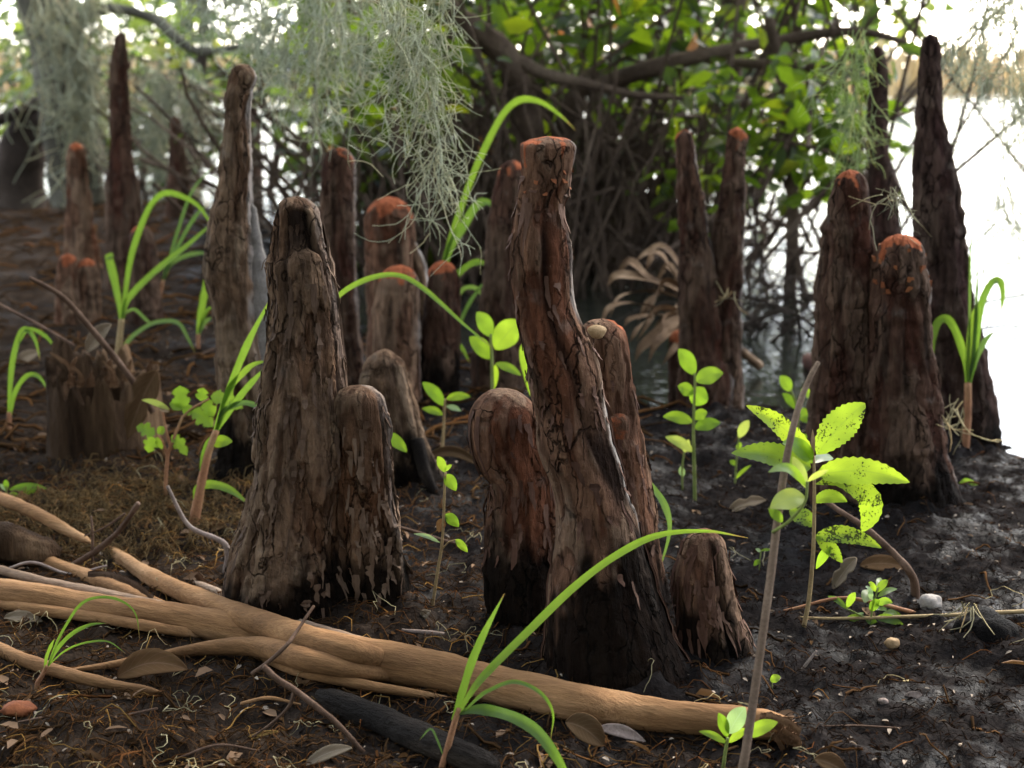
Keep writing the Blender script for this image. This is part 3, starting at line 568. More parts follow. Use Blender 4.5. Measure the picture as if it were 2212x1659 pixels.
# ------------------------------------------------------------------ batch builders for strands and leaves
def btubes(mb, P, r, ns=3):
    """many thin tubes at once: P (N,k,3), r (N,k)"""
    P = np.asarray(P, float); N_, k = P.shape[:2]; r = np.broadcast_to(np.asarray(r, float), (N_, k))
    T = unit(np.gradient(P, axis=1)); ref = unit(np.array([.31, .22, .93])*np.ones_like(T)); flip = np.abs((T*ref).sum(-1, keepdims=True)) > .93
    ref = np.where(flip, np.array([.9, -.4, .1]), ref); A = unit(np.cross(T, ref)); B = np.cross(T, A)
    th = np.arange(ns)*2*math.pi/ns
    V = P[:, :, None]+(A[:, :, None]*np.cos(th)[:, None]+B[:, :, None]*np.sin(th)[:, None])*r[:, :, None, None]
    q = gridq(k, ns, True); Q = (np.arange(N_)[:, None, None]*(k*ns)+q[None]).reshape(-1, 4)
    mb.add(V.reshape(-1, 3), Q)
def bleaves(mb, pos, ax, nr, ln, wd, fold=.18, droop=.12):
    """many simple folded leaves at once"""
    pos = np.asarray(pos, float); ax = unit(ax); nr = unit(nr-ax*(nr*ax).sum(-1, keepdims=True)); lat = np.cross(ax, nr)
    l = np.asarray(ln)[:, None]; w = np.asarray(wd)[:, None]
    def pt(t, s, f): return pos+ax*l*t+lat*w*s+nr*(w*fold*f-l*droop*t*t)
    V = np.stack([pt(0, 0, 0), pt(.33, 0, 0), pt(.7, 0, 0), pt(1, 0, 0), pt(.25, .46, 1), pt(.62, .42, 1), pt(.25, -.46, 1), pt(.62, -.42, 1)], 1)
    q = np.array([(1, 4, 5, 2), (1, 2, 7, 6)]); t = np.array([(0, 4, 1), (2, 5, 3), (0, 1, 6), (2, 3, 7)])
    n = len(pos); o = np.arange(n)[:, None, None]*8
    mb.add(V.reshape(-1, 3), (o+q).reshape(-1, 4), (o+t).reshape(-1, 3))
def leaf(parent, Y, a, b, w, mat, name='leaf', bend=.12, dy0=0., dy1=0., serr=0., fold=.12, tilt=.35, shape=.9, mid=None, lobes=0):
    """one leaf blade from picture point a (base) to b (tip), w wide"""
    p0, p1 = W(*a, Y+dy0), W(*b, Y+dy1)
    n, c = 26, 7; t = np.linspace(0, 1, n); L_ = np.linalg.norm(p1-p0)
    if mid is not None: C = catmull([p0]+[W(*m_, Y+dy0+(dy1-dy0)*.5) for m_ in mid]+[p1], n)
    else: C = p0+(p1-p0)*t[:, None]; C = C+np.array([0, 0, 1.])*(bend*L_*np.sin(math.pi*t)*.6)[:, None]
    ax = unit(np.gradient(C, axis=0)); n0 = unit(np.array([0, 0, CAM_H])-p0)+np.array([0, 0, tilt]); lat = unit(np.cross(ax, n0)); nr = np.cross(lat, ax)
    hw = w*.5*Y/FPX*np.sin(math.pi*np.clip(t, .0, 1)**shape)**.75
    hw = np.maximum(hw, .0003)
    if serr: hw = hw*(1+serr*1.3*(((t*(n-1)) % 2) < .5)-serr*.6)
    if lobes: hw = hw*(1-.42*np.clip(np.cos(t*lobes*2*math.pi), 0, 1)*sstep(0, .15, t))
    s = np.linspace(-1, 1, c)
    V = C[:, None]+lat[:, None]*(hw[:, None]*s[None])[..., None]+nr[:, None]*((np.abs(s)[None]**1.3*fold)*hw[:, None]+.10*hw[:, None]*np.sin(9*t+L_*300)[:, None]*np.abs(s)[None])[..., None]
    uv = np.stack(np.broadcast_arrays(t[:, None], s[None], 0*s[None]), -1).reshape(-1, 3)
    mb = MB(); mb.add(V.reshape(-1, 3), gridq(n, c), luv=uv); return mb.build(name, mat, parent)
def blade(parent, Y, pts, w, mat='blade', name='blade', roll=.4, wp=None):
    """a grass blade through picture points (u, v[, dy])"""
    C = catmull([W(p[0], p[1], Y+(p[2] if len(p) > 2 else 0)) for p in pts], 40); n = len(C); t = np.linspace(0, 1, n)
    T = unit(np.gradient(C, axis=0)); vd = unit(np.array([0, 0, CAM_H])-C); lat = unit(np.cross(T, vd)); nr = np.cross(lat, T)
    ro = roll*np.sin(2.5*t+len(pts)); lat2 = lat*np.cos(ro)[:, None]+nr*np.sin(ro)[:, None]; nr2 = np.cross(lat2, T)
    prof = wp if wp is not None else np.minimum(.45+2.2*t, 1)*np.clip((1-t)*3.0, .03, 1)**.8
    hw = .5*w*.66*Y/FPX*prof*(1+.05*np.sin(t*23+w)); s = np.array([-1, -.5, 0, .5, 1])
    V = C[:, None]+lat2[:, None]*(hw[:, None]*s)[..., None]+nr2[:, None]*(.22*np.abs(s)[None]*hw[:, None])[..., None]
    uv = np.stack(np.broadcast_arrays(t[:, None], s[None], 0*s[None]), -1).reshape(-1, 3)
    mb = MB(); mb.add(V.reshape(-1, 3), gridq(n, 5), luv=uv); return mb.build(name, mat, parent)
def stem(parent, Y, pts, r, mat='stem_green', name='stem', ns=8, sink=True):
    P = [W(p[0], p[1], Y+(p[2] if len(p) > 2 else 0)) for p in pts]
    if sink: P = [P[0]-np.array([0, 0, .02])]+P
    mb = MB(); tube(mb, P, [q*Y/FPX for q in (r if np.ndim(r) else [r, r])], ns, len(P)*6, .08, nf=150); return mb.build(name, mat, parent)
def plant(name, label, cat, u, v, group, dY=0.0):
    p = gp(u, v); Y = p[1]+dY; c = W(u, v, Y); return thing(name, label, cat, (c[0], Y, c[2]), group), Y

# ------------------------------------------------------------------ logs, sticks and the rotten stump
def on_ground(u, v, r, lift=0.0):
    """centre of a lying round thing of picture radius r whose axis is seen at u, v"""
    p = G(u, v)
    for _ in range(5): p = G(u, v, float(gz(p[0], p[1]))+r*p[1]/FPX*.92+lift)
    return p
def lying(name, label, cat, rows, mat, lift=0.0, ns=24, n=120, rough=.18, nf=40., group=None, part=None, parent=None, seed=0, flatz=1.0, Yofs=None, end=True, groove=0.0):
    C = np.array([on_ground(u, v, r, lift) for u, v, r in rows]); R = [q[2]*c[1]/FPX for q, c in zip(rows, C)]
    if Yofs is not None:
        C = np.array([W(q[0], q[1], c[1]+dy) for q, c, dy in zip(rows, C, Yofs)])
    P = catmull(np.column_stack([C, R]), n); T, A, B = frames(P[:, :3]); th = np.linspace(0, 2*math.pi, ns, endpoint=False)
    D = A[:, None]*np.cos(th)[None, :, None]+B[:, None]*np.sin(th)[None, :, None]; V = P[:, None, :3]+D*P[:, None, 3:4]
    Rm = float(np.median(R)); sl = np.linspace(0, np.linalg.norm(C[-1]-C[0]), n)
    Q = np.stack([np.cos(th)[None]*Rm+0*sl[:, None], np.sin(th)[None]*Rm+0*sl[:, None], sl[:, None]+0*th[None]], -1)+seed
    d = rough*Rm*fbm(V*nf, 3, seed)+groove*fbm(Q*np.array([150, 150, 6]), 3, seed+3)
    V = V+D*d[..., None]
    if end:
        e = sstep(0, .02, np.minimum(sl, sl[-1]-sl)); V = P[:, None, :3]+(V-P[:, None, :3])*(.55+.45*e)[:, None, None]
    k = n*ns; V = np.vstack([V.reshape(-1, 3), P[0, :3], P[-1, :3]]); i = np.arange(ns); j = (i+1) % ns
    mb = MB(); mb.add(V, gridq(n, ns, True), np.vstack([np.stack([j, i, np.full(ns, k)], 1), np.stack([(n-1)*ns+i, (n-1)*ns+j, np.full(ns, k+1)], 1)]))
    if parent is not None: return mb.build(part or name, mat, parent)
    b = C[len(C)//2]-np.array([0, 0, Rm]); o = mb.build(name, mat, base=b); return tag(o, label, cat, group)
def torn_sheet(parent, Y, pts, w, mat, name, dy=0.0, thick=.0015, seed=0, point=False):
    """a thin ragged strip of torn fibre along picture points"""
    C = catmull([W(p[0], p[1], Y+dy+(p[2] if len(p) > 2 else 0)) for p in pts], 24); n = len(C); rg = np.random.default_rng(seed)
    T = unit(np.gradient(C, axis=0)); lat = unit(np.cross(T, unit(np.array([0, 0, CAM_H])-C))); nr = np.cross(lat, T)
    hw = .5*w*Y/FPX*(.75+.25*np.sin(np.linspace(.4, 2.7, n)))*(1+.18*rg.normal(size=n)); s = np.linspace(-1, 1, 5)
    if point: hw = hw*np.linspace(1.1, .08, n)
    top = C[:, None]+lat[:, None]*(hw[:, None]*s)[..., None]+nr[:, None]*((1-s**2)[None]*.35*hw[:, None])[..., None]
    bot = top-nr[:, None]*thick; k = n*5
    ed = np.array([(i*5, i*5+k, (i+1)*5+k, (i+1)*5) for i in range(n-1)]+[(i*5+4, (i+1)*5+4, (i+1)*5+4+k, i*5+4+k) for i in range(n-1)]+[(j, j+1, j+1+k, j+k) for j in range(4)]+[((n-1)*5+j, (n-1)*5+j+k, (n-1)*5+j+1+k, (n-1)*5+j+1) for j in range(4)])
    mb = MB(); mb.add(np.concatenate([top.reshape(-1, 3), bot.reshape(-1, 3)]), np.vstack([gridq(n, 5), gridq(n, 5)[:, ::-1]+k, ed])); return mb.build(name, mat, parent)

def build_wood():
    c = on_ground(985, 1457, 45); root = thing('fallen_branch', 'long tan peeled branch lying diagonally across the foreground', 'branch', c-np.array([0, 0, .03]))
    lying(None, None, None, [(-70, 1268, 31), (60, 1288, 32), (180, 1309, 33), (320, 1327, 34), (450, 1350, 37), (570, 1374, 42), (700, 1402, 46), (850, 1432, 46), (985, 1459, 45), (1110, 1488, 44), (1240, 1517, 44), (1360, 1536, 41), (1470, 1548, 38), (1580, 1558, 36), (1650, 1566, 35), (1712, 1580, 27)], 'tan_wood', ns=44, n=420, rough=.14, nf=26, parent=root, part='trunk', seed=2, groove=.0016)
    lying(None, None, None, [(238, 1183, 9), (262, 1205, 15), (330, 1248, 20), (410, 1286, 23), (500, 1322, 26), (590, 1356, 29), (680, 1386, 30), (770, 1410, 26), (880, 1438, 16)], 'tan_wood', ns=28, n=160, rough=.12, nf=30, parent=root, part='side_limb', seed=5, Yofs=[.02, .015, .0, -.015, -.045, -.07, -.080, -.065, -.012], groove=.0014)
    lying(None, None, None, [(-30, 1168, 13), (60, 1198, 15), (140, 1228, 16), (230, 1262, 17), (320, 1300, 17), (380, 1322, 12)], 'tan_wood', ns=24, n=120, rough=.14, nf=30, parent=root, part='side_limb', seed=6, groove=.0012)
    lying(None, None, None, [(150, 1448, 6), (240, 1436, 9), (340, 1418, 12), (450, 1400, 17), (560, 1398, 24), (660, 1424, 26), (760, 1446, 20), (880, 1466, 10)], 'tan_wood', ns=24, n=120, rough=.14, nf=30, parent=root, part='side_limb', seed=7, Yofs=[0, 0, -.005, -.015, -.035, -.045, -.036, .0], groove=.0012)
    for rows_, yo_, sd_, mt_ in [([(420, 1258, 7), (500, 1292, 10), (600, 1332, 12), (700, 1362, 11), (800, 1388, 9), (900, 1410, 5)], [0, -.005, -.02, -.035, -.04, -.03], 15, 'tan_grey'), ([(-30, 1222, 9), (80, 1252, 11), (190, 1276, 12), (300, 1298, 12), (420, 1322, 8)], [-.01, -.02, -.03, -.04, -.03], 16, 'tan_grey'), ([(540, 1412, 8), (640, 1448, 12), (760, 1474, 13), (880, 1494, 11), (990, 1512, 5)], [0, -.012, -.016, -.012, 0], 17, 'tan_wood'), ([(-30, 1300, 12), (90, 1318, 14), (220, 1336, 13), (350, 1358, 12), (470, 1378, 7)], [0, -.014, -.016, -.018, 0], 18, 'tan_wood')]:
        lying(None, None, None, rows_, mt_, ns=18, n=110, rough=.25, nf=30, parent=root, part='strand', seed=sd_, Yofs=yo_, groove=.0014)
    Y = on_ground(1712, 1580, 27)[1]
    for k, (pts, w) in enumerate([([(1640, 1552), (1690, 1568), (1722, 1592)], 34), ([(1680, 1580), (1706, 1602), (1712, 1640)], 22), ([(1670, 1585), (1690, 1618), (1684, 1650)], 12), ([(1688, 1574), (1722, 1598), (1720, 1616)], 18), ([(1655, 1545), (1700, 1560), (1728, 1580)], 20)]):
        torn_sheet(root, Y, pts, w, 'splinter', 'torn_fibre', dy=-.012-.002*k, seed=k)
    Y = on_ground(330, 1300, 17)[1]
    torn_sheet(root, Y, [(190, 1240), (240, 1242), (290, 1262), (330, 1292)], 14, 'bark_strip', 'peeled_bark', dy=-.012, seed=11)
    Y = on_ground(480, 1250, 20)[1]; torn_sheet(root, Y, [(424, 1240), (450, 1268), (490, 1300)], 15, 'splinter', 'splinter', seed=12)
    Y = on_ground(850, 1432, 46)[1]
    torn_sheet(root, Y, [(640, 1470), (740, 1490), (830, 1498), (900, 1512)], 18, 'splinter', 'peeled_bark', dy=-.006, seed=13)
    # other sticks lying about
    lying('stick', 'tan split stick under the thin arching grass at lower left corner', 'stick', [(-30, 1388, 15), (40, 1420, 16), (110, 1446, 16), (190, 1468, 14), (270, 1484, 11), (350, 1496, 7)], 'tan_wood', ns=16, n=80, seed=3, groove=.001)
    lying('stick', 'tan stick with frayed end resting on the rotten wood block, left edge', 'stick', [(-30, 1066, 15), (40, 1092, 15), (100, 1120, 14), (150, 1148, 11), (196, 1172, 6)], 'tan_wood', lift=.03, ns=16, n=80, seed=4, groove=.001)
    lying('wood_block', 'dark rotten block of wood at the left edge below frayed stick', 'wood', [(-60, 1165, 44), (0, 1172, 46), (70, 1184, 42), (130, 1198, 28)], 'rot_wood', ns=36, n=90, rough=.35, nf=22, seed=8, groove=.004)
    lying('branch', 'dark wet branch with a broken tan end poking out beneath the log', 'branch', [(690, 1500, 26), (800, 1545, 32), (900, 1590, 34), (990, 1628, 32), (1075, 1662, 27)], 'wet_bark', ns=30, n=90, rough=.2, nf=30, seed=9, groove=.002)
    lying('log', 'reddish-brown log lying in shallow water between two-pronged and fused knees', 'log', [(1400, 735, 14), (1500, 722, 18), (1600, 732, 20), (1690, 757, 20), (1770, 792, 18)], 'red_log', ns=20, n=60, rough=.25, nf=12, seed=10, lift=.05)
    lying('log', 'far dark log lying along the bank in front of bright water', 'log', [(380, 440, 14), (450, 446, 16), (520, 452, 17), (590, 466, 15), (640, 482, 12)], 'dark_wood', ns=18, n=50, rough=.25, nf=6, seed=11)
    def twig(label, pts, r, mat='stick', Y=None, v=None, name='twig', cat='twig', ns=8, side=()):
        if Y is None: Y = gp(pts[-1][0], v if v else pts[-1][1])[1]
        P = [W(p[0], p[1], Y+(p[2] if len(p) > 2 else 0)) for p in pts]; mb = MB()
        tube(mb, P, [q*Y/FPX for q in (r if np.ndim(r) else [r, r*.8])], ns, len(P)*8, .15, nf=90)
        for sd_ in side: tube(mb, [W(p[0], p[1], Y+(p[2] if len(p) > 2 else 0)) for p in sd_[0]], [sd_[1]*Y/FPX, sd_[1]*.5*Y/FPX], 6, 14, .1)
        b = P[-1]; return tag(mb.build(name, mat, base=b), label, cat)
    twig('straight grey-brown stick leaning into the rotten stump', [(64, 600, -.10), (135, 642, -.08), (204, 719, -.05), (277, 810, -.02), (330, 890, 0)], [4.5, 6, 7, 7], 'stick', Y=2.33)
    twig('thin tan twig reaching from left edge to the stump rim', [(-20, 648, .1), (80, 700, .05), (160, 746, 0)], [4, 4, 3], 'stick', Y=2.36)
    twig('brown twig on the mud behind the stump', [(300, 826), (330, 810), (401, 780), (470, 752)], [5, 4, 3.5], 'stick', Y=3.15)
    twig('short upright forked twig standing by the split stick at left', [(299, 1087, -.02), (270, 1130, -.01), (241, 1163), (200, 1195), (160, 1220)], [6, 6, 7, 8], 'stick', v=1235, side=[([(270, 1110), (225, 1140), (182, 1158)], 3), ([(200, 1192), (199, 1140), (197, 1115)], 4), ([(200, 1195), (200, 1245)], 4)])
    twig('crooked pale root twig dangling below the vine seedling', [(362, 1050), (386, 1101), (405, 1132), (430, 1149), (481, 1171), (492, 1200), (487, 1236)], [4, 5, 6, 7, 7], 'grey_stick', v=1236)
    twig('thin brown twig bent over the front of the peeled branch', [(678, 1309, .03), (640, 1365, -.01), (620, 1393, -.03), (580, 1430, -.035), (545, 1455, -.02)], [3.5, 4.5, 5], 'stick', Y=1.43)
    twig('forked reddish twig hanging from the branch to the lower mud', [(569, 1440), (600, 1468), (638, 1492), (690, 1532), (729, 1564), (785, 1625)], [8, 8, 8, 6], 'stick', v=1640, side=[([(636, 1492), (625, 1525), (590, 1560), (545, 1592)], 5)])
    twig('smooth brown curved stick right of the spotted sapling', [(1768, 1072, .12), (1820, 1108, .08), (1872, 1142, .05), (1925, 1190, .02), (1958, 1225), (1974, 1255), (1978, 1292)], [6, 7, 8, 9, 10], 'stick', v=1296, ns=12)
    twig('long straight straw-coloured twig crossing the right ground', [(1672, 1330), (1799, 1336), (2017, 1330), (2120, 1325), (2240, 1320)], [3, 4, 5, 6], 'stem_tan', v=1330)
    twig('dark red runner stem lying behind the straw-coloured twig', [(1640, 1322), (1700, 1318), (1810, 1292), (1890, 1302), (1962, 1320), (2050, 1345), (2240, 1336)], [3, 4, 5, 5], 'stem_red', Y=1.63)
    twig('short grey twig stuck in the dark mud below rosette plant', [(1722, 1460), (1745, 1430), (1764, 1406)], [3, 4, 3], 'grey_stick', v=1450)
    twig('flat splinter of weathered wood on mud behind the peeled branch', [(868, 1362), (930, 1368), (1015, 1378)], [5, 7, 5], 'grey_stick', v=1378)
    twig('bent dark twig lying on the mud left of bulbous knee', [(850, 1135), (900, 1150), (960, 1168), (1010, 1180)], [3, 5, 3], 'stick', v=1180)
    twig('thin twig on the lower right mud beside the torn branch end', [(1740, 1570), (1850, 1568), (1960, 1574)], [2, 3, 2], 'stick', v=1572)
    twig('thin dark twig lying across the litter below the split stick', [(40, 1560), (130, 1545), (230, 1552), (340, 1530)], [2.5, 4, 3], 'stick', v=1556)
    twig('reddish twig in the litter at the bottom edge left of dark branch', [(380, 1640), (470, 1610), (560, 1622)], [3, 4, 2.5], 'stick', v=1640)
    twig('pale bent twig resting on the wood block at left', [(0, 1235), (70, 1215), (150, 1240), (230, 1222)], [3, 4, 3], 'grey_stick', v=1250)
    twig('short ochre stick in the litter under the forked reddish twig', [(520, 1520), (580, 1508), (650, 1522)], [4, 5, 3], 'tan_wood', v=1528)
    # rotten stump
    p = gp(228, 1006); Y = p[1]+.085; c = W(228, 1006, Y)
    st = thing('rotten_stump', 'hollow rotten stump with jagged splintered rim on the left mud', 'stump', (c[0], Y, c[2]))
    nth, nz = 120, 60; th = np.linspace(0, 2*math.pi, nth, endpoint=False); tz = np.linspace(0, 1, nz)
    H = (W(228, 800, Y)-c)[2]; R0 = 112*Y/FPX
    ring = np.stack([np.cos(th)*3, np.sin(th)*3, 0*th], -1); Ht = H*(.98+.22*fbm(ring*1.2, 2, 3)+.12*noise(ring*5, 5)+.05*noise(ring*14, 8))+H*.12*np.cos(th-2.4)
    Vo = np.zeros((2*nz, nth, 3))
    for i in range(nz):
        q = np.stack([np.cos(th)*R0, np.sin(th)*R0, tz[i]*H+0*th], -1)
        rd = R0*(1.04-.05*tz[i]+.10*(1-tz[i])**3)*(1.06+.05*np.sin(3*th+1)+.03*np.sin(5*th))+.010*fbm(q*np.array([45, 45, 9]), 4, 12)+.006*(1-np.abs(noise(q*np.array([40, 40, 5]), 14)))
        Vo[i] = np.stack([np.cos(th)*rd, np.sin(th)*rd*.85, -.04+tz[i]*(Ht+.04)], -1)
        rin = rd*(.80-.12*(1-tz[i]))-.004*fbm(q*np.array([70, 70, 9]), 3, 19)
        Vo[2*nz-1-i] = np.stack([np.cos(th)*rin, np.sin(th)*rin*.85, np.maximum(.02, -.04+tz[i]*(Ht+.04)-.004)], -1)
    mb = MB(); mb.add(Vo.reshape(-1, 3)+np.array([c[0], Y, c[2]]), gridq(2*nz, nth, True)); mb.build('stump_wall', 'rot_wood', st)
    srg = np.random.default_rng(77)
    for k in range(15):
        u0 = 122+15*k+srg.normal()*4; hh = srg.uniform(20, 62)*(1.25-.03*k); torn_sheet(st, Y, [(u0, 836), (u0+srg.normal()*6, 836-hh*.7), (u0+srg.normal()*16, 826-hh)], srg.uniform(16, 30), 'splinter' if k % 3 else 'rot_wood', 'splinter', dy=-.075+.03*(k % 4), thick=.004, seed=60+k, point=True)
build_wood()

# ------------------------------------------------------------------ grasses and seedlings
GG = 'green grass clumps growing between the knees'; SG = 'leafy seedlings sprouting from the mud'
def build_plants():
    t, Y = plant('grass_clump', 'foreground grass clump whose long blade arches right across the twisted knee', 'grass', 955, 1660, GG)
    stem(t, Y, [(955, 1660), (966, 1620), (982, 1560), (992, 1530)], [9, 8, 6], 'stem_red')
    blade(t, Y, [(985, 1550), (1020, 1492), (1056, 1448, .01), (1147, 1357, .03), (1238, 1269, .05), (1329, 1200, .07), (1420, 1156, .09), (1525, 1147, .11), (1616, 1162, .12)], 29)
    blade(t, Y, [(978, 1555), (998, 1495), (1019, 1430), (1048, 1364), (1090, 1282)], 28)
    blade(t, Y, [(1000, 1540), (1030, 1510), (1056, 1492), (1110, 1473), (1165, 1495), (1194, 1539), (1190, 1596)], 15)
    blade(t, Y, [(988, 1540), (1020, 1534), (1056, 1535), (1110, 1550, -.02), (1158, 1579, -.04), (1194, 1623, -.06), (1225, 1675, -.07), (1250, 1720, -.08)], 40)
    blade(t, Y, [(960, 1640), (945, 1600), (930, 1575), (905, 1600)], 8, 'blade_mid')
    t, Y = plant('grass_clump', 'tall arching grass clump in front of far left knees', 'grass', 255, 778, GG)
    stem(t, Y, [(255, 778), (258, 735), (263, 690)], [8, 7, 6], 'stem_tan')
    blade(t, Y, [(263, 700), (270, 640), (282, 560), (303, 492), (330, 436), (365, 416), (419, 437), (446, 468), (462, 500)], 19)
    blade(t, Y, [(263, 700), (256, 650), (246, 600), (236, 556), (240, 560)], 26, wp=np.minimum(.4+1.2*np.linspace(0, 1, 40), 1)*np.clip((1-np.linspace(0, 1, 40))*9, .3, 1))
    blade(t, Y, [(264, 690), (277, 646), (320, 600), (365, 562), (419, 518), (474, 467)], 20)
    blade(t, Y, [(258, 772), (268, 750), (292, 722), (335, 697), (383, 697), (405, 729), (423, 766)], 14, 'blade_mid')
    blade(t, Y, [(264, 680), (290, 668), (315, 690), (330, 700)], 10, 'blade_mid')
    t, Y = plant('grass_clump', 'sparse dull grass clump right of the dark spire knee', 'grass', 339, 700, GG)
    stem(t, Y, [(339, 700), (345, 640), (352, 605)], [5, 4], 'stem_red')
    blade(t, Y, [(350, 612), (365, 573), (400, 553), (437, 547), (460, 556)], 14, 'blade_mid')
    blade(t, Y, [(350, 612), (366, 560), (383, 503), (416, 412), (474, 346)], 10, 'blade_mid')
    blade(t, Y, [(350, 612), (380, 540), (420, 470), (450, 440)], 12, 'blade_mid')
    t, Y = plant('grass_clump', 'short upright grass blades at the left of hooked knee', 'grass', 428, 760, GG)
    stem(t, Y, [(428, 760), (428, 722)], [4, 4], 'stem_red')
    blade(t, Y, [(428, 726), (433, 680), (440, 640), (444, 592)], 24); blade(t, Y, [(428, 722), (440, 698), (458, 684)], 14, 'blade_mid'); blade(t, Y, [(429, 716), (446, 672), (462, 662)], 10)
    t, Y = plant('grass_clump', 'broad-bladed grass with reddish stem left of furrowed knee', 'grass', 419, 1132, GG)
    stem(t, Y, [(419, 1132), (432, 1060), (448, 985), (467, 930)], [14, 12, 9, 7], 'stem_red')
    blade(t, Y, [(462, 945), (474, 905), (510, 802), (547, 718), (598, 622)], 24)
    blade(t, Y, [(466, 930), (492, 846), (521, 810), (547, 788), (582, 779)], 20)
    blade(t, Y, [(466, 935), (490, 895), (521, 853), (550, 820), (580, 788)], 22)
    blade(t, Y, [(470, 915), (485, 886), (525, 870), (558, 879), (576, 896)], 18, 'blade_mid')
    blade(t, Y, [(420, 1078), (428, 1055), (456, 1046), (500, 1060), (544, 1095)], 28)
    blade(t, Y, [(438, 1050), (436, 1000), (446, 960), (470, 930)], 16)
    leaf(t, Y, (456, 960), (502, 954), 28, 'leaf_bright')
    t, Y = plant('grass_clump', 'drooping grass clump at the far left edge beside the stump', 'grass', 20, 925, GG)
    stem(t, Y, [(20, 925), (20, 890)], [6, 5], 'stem_red')
    blade(t, Y, [(20, 905), (22, 840), (28, 780), (42, 725), (58, 712), (76, 735), (87, 780)], 19)
    blade(t, Y, [(22, 900), (32, 848), (58, 812), (85, 815), (110, 855)], 15); blade(t, Y, [(40, 740), (62, 711), (98, 726), (127, 763)], 13)
    t, Y = plant('grass_clump', 'tall bright grass blade bending over behind the orange-capped knees', 'grass', 948, 850, GG)
    Y = 2.98
    stem(t, Y, [(948, 850), (952, 700), (960, 580)], [9, 8, 6], 'stem_green')
    blade(t, Y, [(955, 610), (963, 555), (983, 485), (1019, 383), (1048, 317), (1085, 248), (1121, 216), (1165, 219), (1209, 248), (1243, 281)], 23)
    blade(t, Y, [(956, 600), (970, 540), (1001, 489), (1030, 445), (1056, 438), (1078, 466)], 30)
    blade(t, Y, [(958, 640), (983, 598), (1019, 569), (1045, 569), (1068, 585)], 20)
    blade(t, Y, [(970, 760), (997, 689), (1019, 646), (1059, 591)], 13, 'blade_mid'); blade(t, Y, [(975, 660), (1001, 624), (1030, 624), (1050, 655)], 15, 'blade_mid')
    blade(t, Y, [(955, 700), (975, 720), (1000, 755), (1015, 785)], 12)
    t, Y = plant('grass_clump', 'single long thin grass blade arching over the orange caps in the middle', 'grass', 700, 1060, GG)
    blade(t, Y, [(700, 1060), (698, 850), (704, 700), (722, 650), (764, 616), (819, 596), (866, 596), (910, 620), (954, 657), (1001, 700), (1041, 733), (1063, 752)], 17)
    t, Y = plant('grass_clump', 'grass clump with red stem at the water edge right of knees', 'grass', 2088, 975, GG)
    stem(t, Y, [(2085, 975), (2090, 900), (2091, 828)], [10, 9, 8], 'stem_red')
    blade(t, Y, [(2091, 835), (2094, 700), (2095, 600), (2099, 438)], 9, 'blade_mid'); blade(t, Y, [(2093, 830), (2103, 760), (2108, 682), (2112, 563)], 13, 'blade_mid')
    blade(t, Y, [(2093, 830), (2105, 773), (2119, 664), (2141, 613), (2160, 609), (2166, 640), (2161, 680)], 25); blade(t, Y, [(2090, 830), (2086, 780), (2068, 722), (2047, 689), (2025, 697), (2015, 740), (2017, 797)], 28)
    blade(t, Y, [(2094, 830), (2104, 785), (2127, 737), (2150, 715)], 20, 'blade_mid'); blade(t, Y, [(2090, 835), (2093, 760), (2098, 700), (2112, 650)], 22)
    t, Y = plant('grass_clump', 'flopped grass blade lying on the bank at right edge', 'grass', 2075, 1040, GG)
    blade(t, Y, [(2072, 1046), (2090, 1040), (2127, 1065, -.04), (2156, 1101, -.08), (2174, 1140, -.1), (2174, 1160, -.1)], 22, 'blade')
    t, Y = plant('grass_clump', 'curved grass blade emerging right of twisted knee', 'grass', 1370, 1180, GG)
    Y = 1.72
    blade(t, Y, [(1340, 1230), (1350, 1060), (1378, 1030), (1413, 1058), (1438, 1098), (1446, 1150), (1424, 1235)], 24, 'blade_mid')
    t, Y = plant('grass_clump', 'fine wispy grass clump in front of log at lower left', 'grass', 80, 1480, GG)
    stem(t, Y, [(80, 1480), (92, 1458), (102, 1438)], [6, 5], 'stem_red')
    blade(t, Y, [(102, 1442), (116, 1405), (135, 1364), (171, 1309), (208, 1291), (255, 1295), (292, 1324), (302, 1384)], 10)
    blade(t, Y, [(102, 1442), (125, 1400), (157, 1368), (195, 1350), (232, 1346)], 14); blade(t, Y, [(106, 1436), (140, 1406), (182, 1389), (233, 1386), (272, 1412)], 7)
    blade(t, Y, [(96, 1452), (100, 1420), (110, 1395), (118, 1380)], 12)

    # spotted sapling on the right
    t, Y = plant('sapling', 'large-leaved sapling with black-spotted serrated leaves before fused knees', 'sapling', 1735, 1362, SG)
    stem(t, Y, [(1735, 1362), (1748, 1290), (1757, 1180), (1759, 1060), (1758, 985)], [6, 5.5, 5, 4, 3], 'stem_tan')
    leaf(t, Y, (1758, 992), (1612, 876), 46, 'leaf_spot', serr=.10, bend=.12, dy1=-.02, shape=.75); leaf(t, Y, (1764, 982), (1869, 871), 74, 'leaf_spot', serr=.10, bend=.10, dy1=.02)
    leaf(t, Y, (1752, 1010), (1580, 979), 58, 'leaf_spot', serr=.10, bend=.10, dy1=-.04, shape=.72); leaf(t, Y, (1764, 1026), (1965, 1042), 64, 'leaf_spot', serr=.10, bend=.14, dy1=-.01, shape=.75)
    leaf(t, Y, (1760, 1046), (1862, 1150), 54, 'leaf_spotty', serr=.08, mid=[(1815, 1038), (1872, 1070), (1880, 1110)], shape=1.2); leaf(t, Y, (1760, 1162), (1904, 1184), 42, 'leaf_spotty', serr=.08, bend=.2, shape=.75)
    leaf(t, Y, (1762, 1160), (1820, 1216), 34, 'leaf_spotty', serr=.08); leaf(t, Y, (1758, 1138), (1705, 1102), 42, 'leaf_spotty', serr=.08, dy1=.03)
